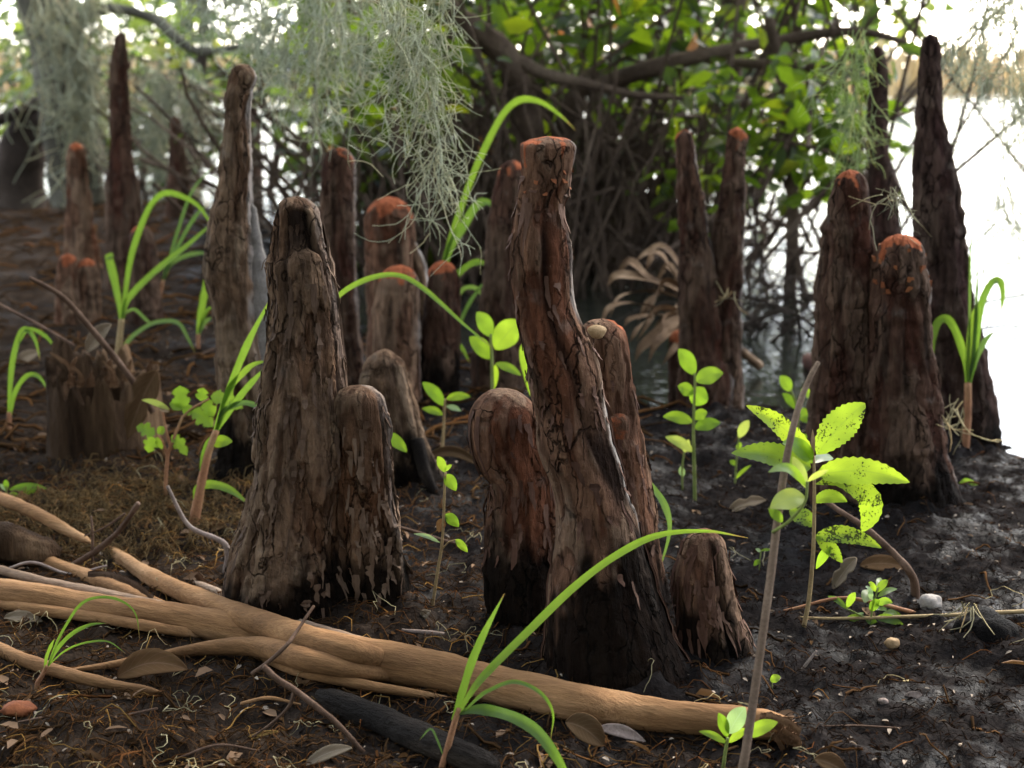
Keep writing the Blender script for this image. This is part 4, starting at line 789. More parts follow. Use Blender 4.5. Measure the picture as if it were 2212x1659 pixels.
    leaf(t, Y, (1757, 1000), (1690, 958), 42, 'leaf_bright', bend=.2, dy1=-.03); leaf(t, Y, (1757, 1085), (1830, 1084), 32, 'leaf_spot', bend=.3, serr=.08)
    leaf(t, Y, (1795, 1180), (1763, 1229), 22, 'leaf_bright'); leaf(t, Y, (1758, 1000), (1800, 990), 26, 'leaf_bright', dy1=.05)
    leaf(t, Y, (1757, 988), (1755, 928), 9, 'dead_leaf_pale', 'bud', fold=.6)
    # the leaning bare stem nearest to the viewer with pale young leaves
    Y = 1.17; p = W(1600, 1700, Y); t = thing('sapling', 'leaning bare brown sapling stem nearest the viewer with blurred pale leaves', 'sapling', (p[0], Y, 0.0), SG)
    stem(t, Y, [(1590, 1720), (1608, 1640), (1632, 1480, .02), (1660, 1280, .04), (1685, 1080, .06), (1705, 960, .07), (1728, 870, .08), (1750, 815, .085), (1768, 782, .09)], [12, 12, 11, 10, 10, 9, 8, 7, 5], 'stem_bark', ns=12)
    stem(t, Y+.05, [(1668, 1150), (1705, 1125), (1738, 1085), (1744, 1040)], [4, 4, 3], 'stem_green', 'petiole', sink=False)
    leaf(t, Y+.05, (1738, 1072), (1664, 1098), 50, 'leaf_yellow', bend=.1, dy1=-.02); leaf(t, Y+.05, (1742, 1055), (1712, 986), 26, 'leaf_yellow', bend=.1, dy1=.02); leaf(t, Y+.05, (1742, 1050), (1660, 1020), 24, 'leaf_lime', bend=.3, dy1=-.03); leaf(t, Y+.05, (1745, 1040), (1790, 1016), 14, 'leaf_yellow')
    leaf(t, Y+.05, (1690, 1128), (1660, 1100), 24, 'leaf_lime')
    # seedlings
    def seedling(label, u, v, stems, leaves, smat='stem_green', dY=0.0, name='seedling'):
        t, Y = plant(name, label, 'seedling', u, v, SG, dY)
        for pts, r in stems: stem(t, Y, pts, r, smat, sink=(abs(pts[0][1]-v) < 3))
        for q in leaves:
            a, b, w, m = q[:4]; kw = q[4] if len(q) > 4 else {}
            leaf(t, Y, a, b, w, m, **kw)
        return t, Y
    lb, ll = 'leaf_bright', 'leaf_lime'
    seedling('round-leaved seedling standing before the two-pronged knee', 1501, 1074, [([(1501, 1074), (1499, 980), (1498, 919), (1501, 828), (1500, 806)], [4, 4, 3, 2.5])],
             [((1500, 810), (1466, 754), 36, ll), ((1503, 824), (1562, 806), 40, ll), ((1497, 852), (1464, 834), 30, lb), ((1499, 876), (1522, 838), 46, lb), ((1496, 912), (1432, 900), 28, lb), ((1499, 905), (1528, 890), 26, lb), ((1500, 926), (1556, 914), 30, lb), ((1498, 976), (1437, 944), 24, 'leaf_yellow')])
    seedling('small yellow sprout left of round-leaved seedling foot', 1474, 1055, [([(1474, 1055), (1474, 1010), (1478, 975)], [2.5, 2])], [((1478, 978), (1488, 950), 16, 'leaf_yellow'), ((1475, 1030), (1470, 1008), 14, 'leaf_pale')])
    seedling('seedling with six leaves half hidden behind leaning stem', 1724, 985, [([(1724, 985), (1724, 930), (1722, 880), (1708, 842)], [3, 3, 2])],
             [((1708, 846), (1685, 812), 26, ll), ((1730, 842), (1764, 866), 20, ll), ((1722, 884), (1690, 850), 20, lb), ((1724, 890), (1750, 902), 26, lb), ((1726, 905), (1774, 914), 22, lb), ((1726, 945), (1756, 962), 26, lb)])
    seedling('tiny yellow-leaved sprout between two seedlings on dark mud', 1588, 1040, [([(1588, 1040), (1592, 985), (1596, 945)], [2.5, 2])], [((1596, 946), (1618, 908), 22, 'leaf_yellow'), ((1593, 975), (1600, 955), 12, lb), ((1590, 1005), (1576, 996), 12, lb), ((1586, 1038), (1622, 1005), 8, lb)])
    seedling('bright broad-leaved seedling tucked left of twisted knee', 1063, 965, [([(1063, 965), (1064, 870), (1063, 795), (1060, 722)], [4, 4, 3])],
             [((1062, 728), (1030, 674), 36, ll), ((1070, 755), (1124, 694), 58, ll), ((1060, 776), (1014, 728), 36, lb), ((1070, 786), (1126, 811), 20, ll), ((1070, 788), (1067, 842), 17, ll), ((1130, 742), (1146, 855), 27, ll, dict(shape=.7))])
    seedling('four-leaved seedling on mud right of pointed tan knee', 955, 980, [([(955, 980), (958, 930), (960, 880), (962, 862)], [4, 3, 2.5])],
             [((960, 877), (912, 826), 28, lb), ((964, 862), (1016, 857), 20, lb), ((957, 896), (912, 883), 18, lb), ((964, 878), (996, 888), 13, 'leaf_pale')], 'stem_tan')
    seedling('slender thin-stemmed seedling with few leaves between furrowed and bulbous knees', 935, 1308, [([(935, 1308), (946, 1230), (954, 1182), (958, 1120), (960, 1060), (962, 1020)], [3.5, 3.5, 3, 2.5]), ([(952, 1190), (968, 1172), (984, 1166)], [2, 1.5])],
             [((961, 1020), (945, 986), 20, ll), ((960, 1026), (985, 1060), 28, ll), ((961, 1018), (976, 1004), 10, ll), ((961, 1112), (991, 1138), 26, lb), ((983, 1166), (1010, 1193), 18, ll), ((950, 1172), (894, 1153), 10, 'leaf_pale'), ((957, 1120), (948, 1150), 22, 'dead_leaf')], 'stem_tan')
    seedling('single green leaf peeking out right of shoulder knob', 838, 1090, [([(838, 1090), (830, 1000), (833, 940)], [3, 2])], [((832, 938), (879, 977), 28, lb)], dY=-.0)
    seedling('vine seedling with jagged lobed leaflets in front of rotten stump', 357, 1075, [([(357, 1075), (360, 1010), (365, 974), (380, 935), (394, 901)], [5, 4, 3.5, 2.5]), ([(362, 985), (352, 955), (340, 940)], [3, 2]), ([(368, 965), (358, 925), (352, 890)], [3, 2]), ([(394, 901), (418, 880), (452, 862)], [2.5, 2])],
             [((393, 884), (388, 833), 42, ll, dict(serr=.2, lobes=2)), ((434, 866), (440, 838), 30, ll, dict(lobes=2)), ((455, 856), (525, 882), 44, ll, dict(serr=.2, lobes=3)), ((414, 888), (460, 922), 42, ll, dict(serr=.2, lobes=3)), ((394, 884), (366, 872), 24, ll), ((440, 866), (462, 900), 34, ll, dict(lobes=2)), ((398, 896), (416, 878), 24, ll),
              ((334, 940), (294, 922), 34, ll, dict(serr=.2, lobes=3)), ((332, 944), (320, 978), 34, ll, dict(serr=.2, lobes=3)), ((340, 936), (358, 926), 20, ll), ((338, 945), (350, 970), 18, ll), ((371, 940), (404, 984), 30, ll, dict(serr=.2, lobes=3)), ((366, 885), (306, 864), 14, 'leaf_yellow'), ((365, 890), (340, 876), 16, 'dead_leaf_pale')], 'stem_red')
    seedling('low seedling with narrow leaf at left edge by frayed stick', 14, 1075, [([(14, 1075), (14, 1050)], [3, 2])], [((20, 1058), (102, 1056), 18, lb), ((14, 1058), (12, 1036), 12, lb), ((20, 1066), (46, 1082), 16, lb), ((50, 1066), (78, 1062), 14, lb), ((14, 1060), (0, 1046), 10, 'leaf_pale')])
    seedling('foreground seedling with waxy white leaf near the torn branch end', 1562, 1664, [([(1562, 1664), (1566, 1630), (1572, 1594)], [5, 4])], [((1571, 1592), (1552, 1540), 26, lb), ((1574, 1585), (1610, 1528), 44, 'leaf_pale'), ((1570, 1606), (1510, 1580), 18, ll), ((1575, 1604), (1616, 1574), 20, ll), ((1612, 1592), (1680, 1560), 34, ll)])
    seedling('tiny sprout on dark mud right of the short knee', 1640, 1230, [([(1640, 1230), (1642, 1205), (1644, 1188)], [1.6, 1.2])], [((1643, 1192), (1632, 1186), 8, 'leaf_pale'), ((1642, 1210), (1628, 1222), 12, lb), ((1642, 1248), (1650, 1236), 12, lb), ((1636, 1270), (1614, 1276), 11, ll), ((1644, 1190), (1666, 1188), 7, lb)])
    seedling('pair of tiny round leaves on the mud below short knee', 1668, 1480, [([(1668, 1480), (1664, 1470)], [1.5, 1.2])], [((1664, 1472), (1686, 1462), 20, ll), ((1668, 1492), (1690, 1512), 8, lb)])
    seedling('small green leaf at the foot of the twisted knee', 1462, 1350, [([(1462, 1352), (1462, 1342)], [1.5, 1.2])], [((1460, 1340), (1492, 1352), 12, lb)])
    t, Y = plant('rosette_plant', 'low bushy rosette plant with glossy little leaves on right mud', 'seedling', 1885, 1345, SG)
    rg = np.random.default_rng(4)
    stem(t, Y, [(1880, 1345), (1886, 1310), (1896, 1270)], [3, 2.5, 2], 'stem_green')
    stem(t, Y, [(1880, 1345), (1850, 1325), (1830, 1316)], [2.5, 2], 'stem_green')
    for a, b, w, m in [((1830, 1316), (1788, 1288), 14, 'leaf_bright'), ((1830, 1312), (1848, 1280), 18, ll), ((1868, 1302), (1878, 1274), 26, ll), ((1884, 1296), (1870, 1268), 16, 'leaf_pale'), ((1893, 1280), (1918, 1253), 18, ll), ((1892, 1278), (1876, 1258), 14, ll), ((1896, 1290), (1938, 1272), 14, ll), ((1892, 1304), (1928, 1302), 20, ll), ((1880, 1316), (1916, 1318), 18, lb), ((1862, 1334), (1822, 1344), 18, ll), ((1842, 1340), (1786, 1358), 18, ll), ((1870, 1338), (1896, 1352), 20, lb), ((1890, 1335), (1952, 1350), 22, ll), ((1905, 1330), (1948, 1330), 18, ll), ((1866, 1325), (1838, 1352), 12, 'leaf_pale'), ((1880, 1320), (1900, 1296), 22, lb), ((1896, 1272), (1902, 1248), 14, ll)]:
        leaf(t, Y, a, b, w, m, dy1=float(rg.uniform(-.03, .03)), bend=.15)
build_plants()

# ------------------------------------------------------------------ dead palmetto frond, dry leaves, pebbles
def build_dead():
    Y = 3.05; hub = W(1535, 690, Y); t = thing('palmetto_frond', 'dead tan palmetto fan leaf lying behind the two-pronged knee', 'palm frond', (hub[0], Y, float(gz(hub[0], Y))))
    rg = np.random.default_rng(2)
    for k, (u, v, dy) in enumerate([(1372, 515, .1), (1400, 520, .12), (1330, 590, .05), (1350, 560, .08), (1312, 660, 0), (1318, 625, .02), (1310, 678, -.03), (1345, 712, -.08), (1390, 745, -.12), (1370, 775, -.14), (1420, 790, -.15), (1450, 545, .2), (1365, 640, .15), (1400, 590, .2), (1340, 640, .1), (1385, 680, .05), (1335, 690, -.1), (1405, 725, -.05), (1425, 560, .15), (1355, 725, -.1)]):
        a = (1525+rg.normal()*14, 690+rg.normal()*22); m = ((a[0]+u)/2+rg.normal()*14, (a[1]+v)/2-16+rg.normal()*16); e = rg.uniform(.55, 1.0)
        u, v = a[0]+(u-a[0])*e, a[1]+(v-a[1])*e
        blade(t, Y, [(a[0], a[1], 0), (m[0], m[1], dy*.6), (u, v, dy), (u-18-14*rg.random(), v+14+34*rg.random(), dy*1.1)], 30+22*rg.random(), 'frond', 'leaflet', roll=rg.uniform(.5, 2.2), wp=np.minimum(.35+1.8*np.linspace(0, 1, 40), 1)*np.clip((1-np.linspace(0, 1, 40))*2.2, .03, 1))
    mb = MB(); tube(mb, [W(1520, 680, Y), W(1580, 740, Y+.1), W(1640, 790, Y+.2)], [.008, .009, .011], 10, 16); mb.build('leaf_stalk', 'frond', t)
    def dry(label, a, b, w, mat='dead_leaf', Y=None, **kw):
        p = gp((a[0]+b[0])/2, max(a[1], b[1])); Y = Y or p[1]; o = leaf(None, Y, a, b, w, mat, 'dry_leaf', **kw)
        c = np.array([p[0], Y, p[2]]); me = o.data; V = np.zeros(len(me.vertices)*3, np.float32); me.vertices.foreach_get('co', V); V = V.reshape(-1, 3)-c; me.vertices.foreach_set('co', V.ravel().astype(np.float32)); me.update(); o.location = c; o['_b'] = [float(x) for x in c]
        sm = o.modifiers.new('thickness', 'SOLIDIFY'); sm.thickness = .0009
        tag(o, label, 'dry leaf', 'fallen dry leaves on the mud')
    dry('large curled tan dry leaf under the peeled branch at left', (252, 1462), (405, 1446), 62, fold=.5, bend=.25)
    dry('brown curled dry leaf in front of log middle', (1222, 1560), (1305, 1612), 62, fold=.6, bend=.2)
    dry('grey flat dry leaf under the log right of grass clump', (1290, 1572), (1395, 1602), 30, 'grey_stick', fold=.2)
    dry('pale shrivelled dry leaf right of curved grass blade', (1572, 1106), (1655, 1080), 26, 'dead_leaf_pale', fold=.8, lobes=2)
    dry('pale twisted dry leaf hanging below spotted sapling', (1850, 1205), (1798, 1274), 34, 'dead_leaf_pale', fold=.8, lobes=2)
    dry('olive-brown dry leaf right below the spotted sapling', (1858, 1222), (1960, 1226), 38, 'dead_leaf', fold=.4)
    dry('reddish dry leaf on mud at bottom right of the twig', (1760, 1640), (1830, 1672), 44, 'dead_leaf', fold=.6)
    dry('pinkish dry leaf at the bottom below dark branch', (660, 1652), (760, 1615), 30, 'dead_leaf_pale', fold=.5)
    dry('bleached dry leaf left of the wispy grass', (8, 1335), (92, 1342), 26, 'dead_leaf_pale', fold=.6)
    dry('long tan dry leaf beside pointed knee roots', (918, 990), (1040, 1008), 24, 'dead_leaf', fold=.7, bend=.3)
    dry('yellow-brown dry leaf stuck on the stump front', (340, 800), (275, 950), 60, 'dead_leaf', Y=2.31, fold=.5, lobes=2, shape=.8)
    dry('pale folded dry leaf wedged in the stump top', (188, 760), (240, 700), 34, 'dead_leaf_pale', Y=2.36, fold=.7)
    dry('tan dry leaf lying left of the stump', (36, 786), (86, 762), 26, 'dead_leaf_pale', fold=.5)
    dry('thin brown dry leaf in the litter right of broad-bladed grass', (440, 1150), (488, 1136), 18, 'dead_leaf', fold=.5)
    dry('ochre dry strip on the lower left litter', (518, 1608), (600, 1580), 12, 'fibre_gold', fold=.6)
    dry('pale lobed dry leaf on mud right of furrowed knee', (895, 1350), (930, 1320), 24, 'dead_leaf_pale', fold=.6, lobes=2)
    dry('small bluish wet leaf on dark mud at lower right', (1950, 1512), (1992, 1500), 22, 'grey_stick', fold=.2)
    def stone(name, label, cat, u, v, w, h, mat, seed):
        p = gp(u, v); n1, n2 = 16, 24; ph = np.linspace(0, math.pi, n1)[:, None]; th = np.linspace(0, 2*math.pi, n2, endpoint=False)[None]
        S = np.stack([np.sin(ph)*np.cos(th), np.sin(ph)*np.sin(th), np.cos(ph)+0*th], -1); S = S*(1+.28*fbm(S*1.7+seed, 3, seed))[..., None]
        sc_ = np.array([w*.5, w*.4, h*.6])*p[1]/FPX; V = S*sc_+p+np.array([0, sc_[1]*.5, sc_[2]*.55]); mb = MB(); mb.add(V.reshape(-1, 3), gridq(n1, n2, True)[:, ::-1]); tag(mb.build(name, mat, base=p), label, cat)
    stone('shell', 'white weathered lump of shell on dark mud right of rosette plant', 'shell', 2012, 1318, 56, 36, 'stone_white', 1)
    stone('acorn', 'small tan nut on the mud below the straw twig', 'nut', 1928, 1400, 34, 24, 'shell_tan', 2)
    stone('wood_chip', 'brick-red chunk of wood at the lower left corner', 'wood chip', 34, 1545, 82, 26, 'orange_chip', 3)
    stone('clod', 'grey pebble on the mud right of sapling foot', 'pebble', 1908, 1524, 26, 18, 'grey_stick', 5)
build_dead()

# ------------------------------------------------------------------ Spanish moss
def strands(mb, starts, length, rg, r=.0007, curl=.55, step=.014, branch=.5, blen=5, pull=.30, spread=0.0):
    starts = np.asarray(starts, float); n = len(starts); ln = np.maximum((np.broadcast_to(length, (n,))/step).astype(int), 4); k = int(ln.max())
    d = unit(np.column_stack([rg.normal(size=(n, 2))*.5, -np.ones(n)])); P = np.zeros((n, k, 3)); P[:, 0] = starts; sw = np.zeros((n, 3))
    for i in range(1, k):
        sw = sw*.75+rg.normal(size=(n, 3))*curl*.5; d = unit(d*.75+sw*.55+np.array([0, 0, -pull])); P[:, i] = P[:, i-1]+d*step
    idx = np.minimum(np.arange(k)[None], ln[:, None]-1); P = np.take_along_axis(P, idx[..., None], 1)
    btubes(mb, P, r*np.where(np.arange(k)[None] < ln[:, None], 1-.4*np.arange(k)[None]/k, .0))
    sel = (rg.random((n, k)) < branch) & (np.arange(k)[None] < ln[:, None]-1) & (np.arange(k)[None] > 1); S = P[sel]; m = len(S)
    if m:
        B = np.zeros((m, blen, 3)); B[:, 0] = S; d = unit(rg.normal(size=(m, 3))+np.array([0, 0, -.25])); cv = rg.normal(size=(m, 3))*.5
        for i in range(1, blen): d = unit(d+cv*.55+rg.normal(size=(m, 3))*.18+np.array([0, 0, -.10])); B[:, i] = B[:, i-1]+d*step*(.75+.3*rg.random((m, 1)))
        btubes(mb, B, r*np.linspace(.9, .5, blen)[None])
def moss(label, boxes, Y, seed, mat='moss', r=.0008, name='spanish_moss', **kw):
    """boxes: (u0, u1, v_top, v_bottom, count, depth spread)"""
    rg = np.random.default_rng(seed); mb = MB(); base = None
    for u0, u1, vt, vb, n, dz in boxes:
        kc = max(n//7, 1); cu = rg.uniform(u0, u1, kc); cy = rg.uniform(-dz, dz, kc); ci = rg.integers(0, kc, n); u = np.clip(cu[ci]+rg.normal(size=n)*9, u0, u1); Yd = Y+cy[ci]+rg.normal(size=n)*.012; S = np.array([W(a, vt+rg.uniform(0, 1)*.25*(vb-vt), y) for a, y in zip(u, Yd)])
        L = (vb-vt)*Yd/FPX*(1-.75*np.abs((u-(u0+u1)/2)/max(u1-u0, 1)*2)**1.5*rg.random(n))*rg.uniform(.35, 1.05, n)*1.25
        strands(mb, S, L, rg, r, **kw); base = S[0] if base is None else base
    return tag(mb.build(name, mat, base=base, smooth=True), label, 'spanish moss', 'spanish moss hanging from branches')
def build_moss():
    moss('near pale clump of spanish moss with one long strand hanging to the arching grass', [(800, 965, -60, 170, 54, .10), (900, 965, 60, 270, 24, .05), (925, 962, 150, 400, 22, .02), (936, 958, 300, 560, 16, .012), (855, 905, 40, 350, 16, .04)], 2.15, 1, r=.00085, curl=.6, branch=.55, blen=6)
    moss('wide hazy curtain of spanish moss at upper middle-left above the pointed orange knee', [(560, 720, -80, 250, 48, .15), (600, 690, 60, 310, 30, .1), (690, 800, -60, 230, 36, .15), (735, 790, 60, 210, 20, .1)], 2.75, 2, r=.0012, branch=.5, step=.019)
    moss('blurred curtain of spanish moss above the hooked knee', [(430, 600, -80, 130, 48, .2), (520, 600, 0, 240, 24, .15), (350, 470, -80, 110, 30, .2)], 3.3, 3, r=.0015, branch=.5, step=.022)
    moss('spanish moss tuft hanging beside the tip of slender dark knee', [(1805, 1872, 60, 270, 27, .05), (1822, 1868, 180, 400, 20, .04), (1830, 1862, 300, 450, 8, .02)], 2.62, 4, 'moss_green', r=.0009, branch=.5)
    moss('dim curtain of spanish moss along the right edge of the view', [(2120, 2260, -80, 260, 54, .15), (2130, 2230, 150, 420, 24, .1), (2150, 2225, 350, 720, 16, .06)], 2.7, 5, r=.0012, branch=.5, step=.019)
    moss('spanish moss draped on the thin branch right of the tallest waterside knee', [(2030, 2100, 80, 190, 16, .03), (2080, 2150, 160, 250, 18, .03)], 2.66, 6, r=.0010, branch=.5)
    moss('thick mat of spanish moss hanging on the left mossy trunk', [(80, 215, -60, 280, 60, .16), (90, 220, 120, 400, 48, .12)], 6.2, 7, 'moss_dim', r=.0035, step=.045, branch=.4)
    moss('far curtain of spanish moss behind the dark spire knee', [(290, 420, 120, 420, 54, .25), (310, 380, 250, 430, 24, .2)], 6.6, 8, 'moss_dim', r=.0035, step=.045, branch=.4)
    moss('curly wisp of spanish moss caught on the fused pair of knees', [(1880, 1935, 400, 560, 12, .02)], 2.06, 9, 'moss_dry', r=.0008, curl=.9, pull=.12)
    moss('tangle of dry spanish moss on the right flank of fused knees', [(2010, 2080, 850, 1010, 18, .03)], 2.12, 10, 'moss_dry', r=.0010, curl=.9, pull=.15)
    moss('little wisp of moss on the side of two-pronged knee', [(1572, 1600, 620, 680, 5, .01)], 2.78, 11, 'moss_dry', r=.0010, curl=.9, pull=.1)
    moss('stringy moss trailing over the half-buried black knee', [(2060, 2200, 1300, 1360, 12, .03)], 1.52, 12, 'moss_dry', r=.0009, curl=.9, pull=.12)
build_moss()

# ------------------------------------------------------------------ thicket, trees, far bank
def rnd_leaves(rg, mb, P, size, wr=.5, flat=.6, sv=.35):
    n = len(P); ax = unit(np.column_stack([rg.normal(size=(n, 2)), rg.normal(size=n)*.5-.35])); nr = unit(rg.normal(size=(n, 3))*flat+np.array([0, -.15, .8])); L = size*np.clip(1+sv*rg.normal(size=n), .4, 1.8)
    bleaves(mb, P, ax, nr, L, L*wr*rg.uniform(.8, 1.25, n))
def boxpts(rg, boxes):
    out = []
    for u0, u1, v0, v1, y0, y1, n in boxes:
        k = max(n//14, 1); cu, cv, cy = rg.uniform(u0, u1, k), rg.uniform(v0, v1, k), rg.uniform(y0, y1, k)
        C = np.array([W(a, b, c) for a, b, c in zip(cu, cv, cy)]); i = rg.integers(0, k, n); s_ = .022*(y0+y1)/2
        out.append(C[i]+rg.normal(size=(n, 3))*np.array([s_, s_, s_*.7]))
    return np.vstack(out)
def branch(mb, pts, r, ns=8, rough=.2, nf=14):
    P = [W(p[0], p[1], p[2]) for p in pts]; tube(mb, P, [q*p[2]/FPX for q, p in zip(r if np.ndim(r) else [r]*len(pts), pts)], ns, len(pts)*8, rough, nf=nf)
def build_thicket():
    rg = np.random.default_rng(11)
    def shrub(label, base, trunks, crown, size, mat='thicket_leaf', above=None, twigs=40, orange=0, name='shrub', tmat='bark_brown'):
        t = thing(name, label, 'shrub', (base[0], base[1], float(gz(base[0], base[1]))), 'shrubs of the thicket behind the knees')
        for pts, r in trunks: mb = MB(); branch(mb, pts, r, 10); mb.build('trunk', tmat, t)
        P = boxpts(rg, crown)
        if above is not None:
            x0, x1, y0, y1, z0, z1, n = above; P = np.vstack([P, rg.uniform((x0, y0, z0), (x1, y1, z1), (n, 3))])
        mb = MB(); rnd_leaves(rg, mb, P, size); mb.build('crown', mat, t)
        if twigs:
            i = rg.integers(0, len(P), twigs); mb = MB(); b = np.array([base[0], base[1], 0.2]); S = P[i]; E = b+rg.normal(size=(twigs, 3))*np.array([.35, .25, .25]); mid = (S+E)/2+rg.normal(size=(twigs, 3))*.12
            tt = np.linspace(0, 1, 9)[None, :, None]; btubes(mb, (1-tt)**2*E[:, None]+2*tt*(1-tt)*mid[:, None]+tt**2*S[:, None], np.linspace(.008, .003, 9)[None], 4); mb.build('twigs', tmat, t)
        if orange:
            mb = MB(); rnd_leaves(rg, mb, P[rg.integers(0, len(P), orange)]+rg.normal(size=(orange, 3))*.06, size*1.1); mb.build('withered_leaves', 'orange_leaf', t)
        return t
    shrub('leafy shrub with thick bent trunk behind the moss strand', (-.05, 4.7), [([(1150, 690, 4.7), (1150, 420, 4.7), (1140, 260, 4.6), (1100, 130, 4.5), (1040, 75, 4.45), (975, 22, 4.4), (900, -50, 4.4)], [34, 30, 30, 27, 25, 24, 22]), ([(1105, 125, 4.5), (1180, 160, 4.5), (1270, 182, 4.45), (1370, 205, 4.4), (1475, 212, 4.4)], [16, 14, 10, 8, 6])],
          [(690, 960, 20, 300, 4.3, 5.2, 330), (960, 1150, 0, 240, 4.9, 5.8, 170), (720, 960, 180, 330, 5.2, 6, 180)], .08, above=(-1.2, .3, 3.9, 6, .98, 2.2, 1300), orange=26)
    shrub('shrub with long horizontal limb above twin-pronged knee', (.55, 4.9), [([(1220, 700, 4.9), (1215, 400, 4.9), (1235, 215, 4.8), (1330, 172, 4.7), (1500, 124, 4.6), (1700, 85, 4.5), (1850, 68, 4.45), (1960, 92, 4.4)], [26, 22, 20, 19, 17, 13, 10, 6]), ([(1500, 126, 4.6), (1650, 140, 4.6), (1790, 150, 4.5), (1880, 168, 4.5)], [12, 11, 9, 5])],
          [(1120, 1520, -40, 130, 4.6, 5.8, 380), (1280, 1500, 190, 340, 5.2, 6, 130), (1500, 1800, -20, 90, 4.7, 5.6, 150)], .08, above=(.1, 1.7, 3.9, 6, .98, 2.2, 1500), orange=18)
    shrub('maple-like shrub with drooping bright leaves beside the water', (1.05, 4.4), [([(1700, 760, 4.4), (1712, 500, 4.4), (1708, 330, 4.4), (1690, 180, 4.4), (1660, 40, 4.4)], [16, 14, 12, 12, 11]), ([(1712, 480, 4.4), (1735, 620, 4.35), (1800, 740, 4.3), (1860, 800, 4.25)], [8, 8, 7, 5])],
          [(1530, 1850, 150, 330, 4.1, 4.9, 300), (1600, 1840, 290, 390, 4.1, 4.6, 90), (1470, 1580, 230, 420, 4.6, 5.2, 90)], .075, above=(.6, 2.4, 3.9, 5.5, .95, 1.9, 700), twigs=30)
    shrub('dark dense shrub filling the middle of the thicket', (.1, 6.1), [([(1000, 640, 6.1), (1010, 400, 6.1), (1060, 200, 6), (1040, 0, 6)], [22, 18, 14, 10]), ([(1000, 480, 5.6), (1120, 380, 5.5), (1290, 250, 5.4), (1400, 120, 5.3), (1450, -20, 5.3)], [15, 15, 13, 11, 9]), ([(1420, 640, 5.7), (1380, 460, 5.6), (1300, 330, 5.5), (1180, 240, 5.4), (1050, 190, 5.3), (900, 170, 5.2)], [16, 15, 13, 11, 9, 6]), ([(1600, 330, 5.4), (1450, 300, 5.4), (1320, 220, 5.3), (1270, 100, 5.3), (1290, -30, 5.2)], [12, 12, 12, 10, 9]), ([(1250, 640, 5.2), (1330, 480, 5.2), (1480, 380, 5.2), (1600, 250, 5.2), (1720, 180, 5.2)], [14, 13, 11, 9, 6]), ([(1560, 640, 6.1), (1572, 300, 6.1), (1585, 100, 6), (1585, -60, 6)], [14, 15, 22, 30]), ([(860, 620, 6.1), (870, 400, 6.1), (840, 250, 6)], [14, 11, 8])],
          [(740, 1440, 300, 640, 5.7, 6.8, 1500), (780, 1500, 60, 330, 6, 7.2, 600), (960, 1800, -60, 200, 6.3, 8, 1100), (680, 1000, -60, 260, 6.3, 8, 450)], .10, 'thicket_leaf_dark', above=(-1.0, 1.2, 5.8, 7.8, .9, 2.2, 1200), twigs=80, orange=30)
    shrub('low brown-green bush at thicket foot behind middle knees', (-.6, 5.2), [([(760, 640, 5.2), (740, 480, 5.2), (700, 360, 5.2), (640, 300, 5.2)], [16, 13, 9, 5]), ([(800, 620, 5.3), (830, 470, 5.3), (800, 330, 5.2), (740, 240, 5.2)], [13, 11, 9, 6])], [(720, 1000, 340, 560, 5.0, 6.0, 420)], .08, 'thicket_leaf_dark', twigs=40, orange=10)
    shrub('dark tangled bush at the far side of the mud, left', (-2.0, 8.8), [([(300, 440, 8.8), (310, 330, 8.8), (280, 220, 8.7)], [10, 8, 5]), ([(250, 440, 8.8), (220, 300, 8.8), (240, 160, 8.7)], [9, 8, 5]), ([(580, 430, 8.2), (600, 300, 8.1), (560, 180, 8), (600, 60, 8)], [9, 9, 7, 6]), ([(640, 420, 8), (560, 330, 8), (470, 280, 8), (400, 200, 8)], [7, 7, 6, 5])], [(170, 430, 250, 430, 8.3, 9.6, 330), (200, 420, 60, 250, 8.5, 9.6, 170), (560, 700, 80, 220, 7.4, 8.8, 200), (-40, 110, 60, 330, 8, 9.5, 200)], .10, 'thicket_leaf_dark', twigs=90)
    # tangle of dead stems and hanging rootlets under the thicket
    n = 650; u = np.where(rg.random(700)[:650] < .93, rg.uniform(720, 1490, 650), rg.uniform(1490, 1640, 650)); Yd = rg.uniform(4.4, 6.6, n); E = np.array([W(a, b, c) for a, b, c in zip(u, rg.uniform(640, 760, n), Yd)]); E[:, 2] = gz(E[:, 0], E[:, 1])-.02
    S = np.array([W(a+rg.normal()*230, b, c+rg.normal()*.3) for a, b, c in zip(u, rg.uniform(120, 420, n), Yd)]); mid = (S+E)/2+rg.normal(size=(n, 3))*.14
    tt = np.linspace(0, 1, 10)[None, :, None]; Pp = (1-tt)**2*E[:, None]+2*tt*(1-tt)*mid[:, None]+tt**2*S[:, None]+rg.normal(size=(n, 10, 3))*.008; mb = MB(); btubes(mb, Pp, rg.uniform(.003, .010, (n, 1))*np.linspace(1.1, .6, 10)[None], 5)
    o = mb.build('undergrowth', 'bark_brown'); kind(o, 'stuff'); o['label'] = 'tangle of dead stems and vines under the thicket'
    # brush on the water's edge between the twin-pronged and fused knees
    n = 130; A = np.column_stack([rg.uniform(.55, 1.15, n), rg.uniform(3.6, 4.6, n), np.full(n, -.06)]); d = unit(np.column_stack([rg.normal(size=(n, 2))*.8, rg.uniform(.3, 1.2, n)])); l = rg.uniform(.10, .42, n)[:, None]; tt = np.linspace(0, 1, 7)[None, :, None]
    Pp = A[:, None]+d[:, None]*l[:, None]*tt+rg.normal(size=(n, 1, 3))*.10*tt**2; mb = MB(); btubes(mb, Pp, np.linspace(.005, .0015, 7)[None]*rg.uniform(.6, 1.3, (n, 1)), 4); o = mb.build('brush', 'bark_far'); kind(o, 'stuff'); o['label'] = 'dead twiggy brush at the water edge'
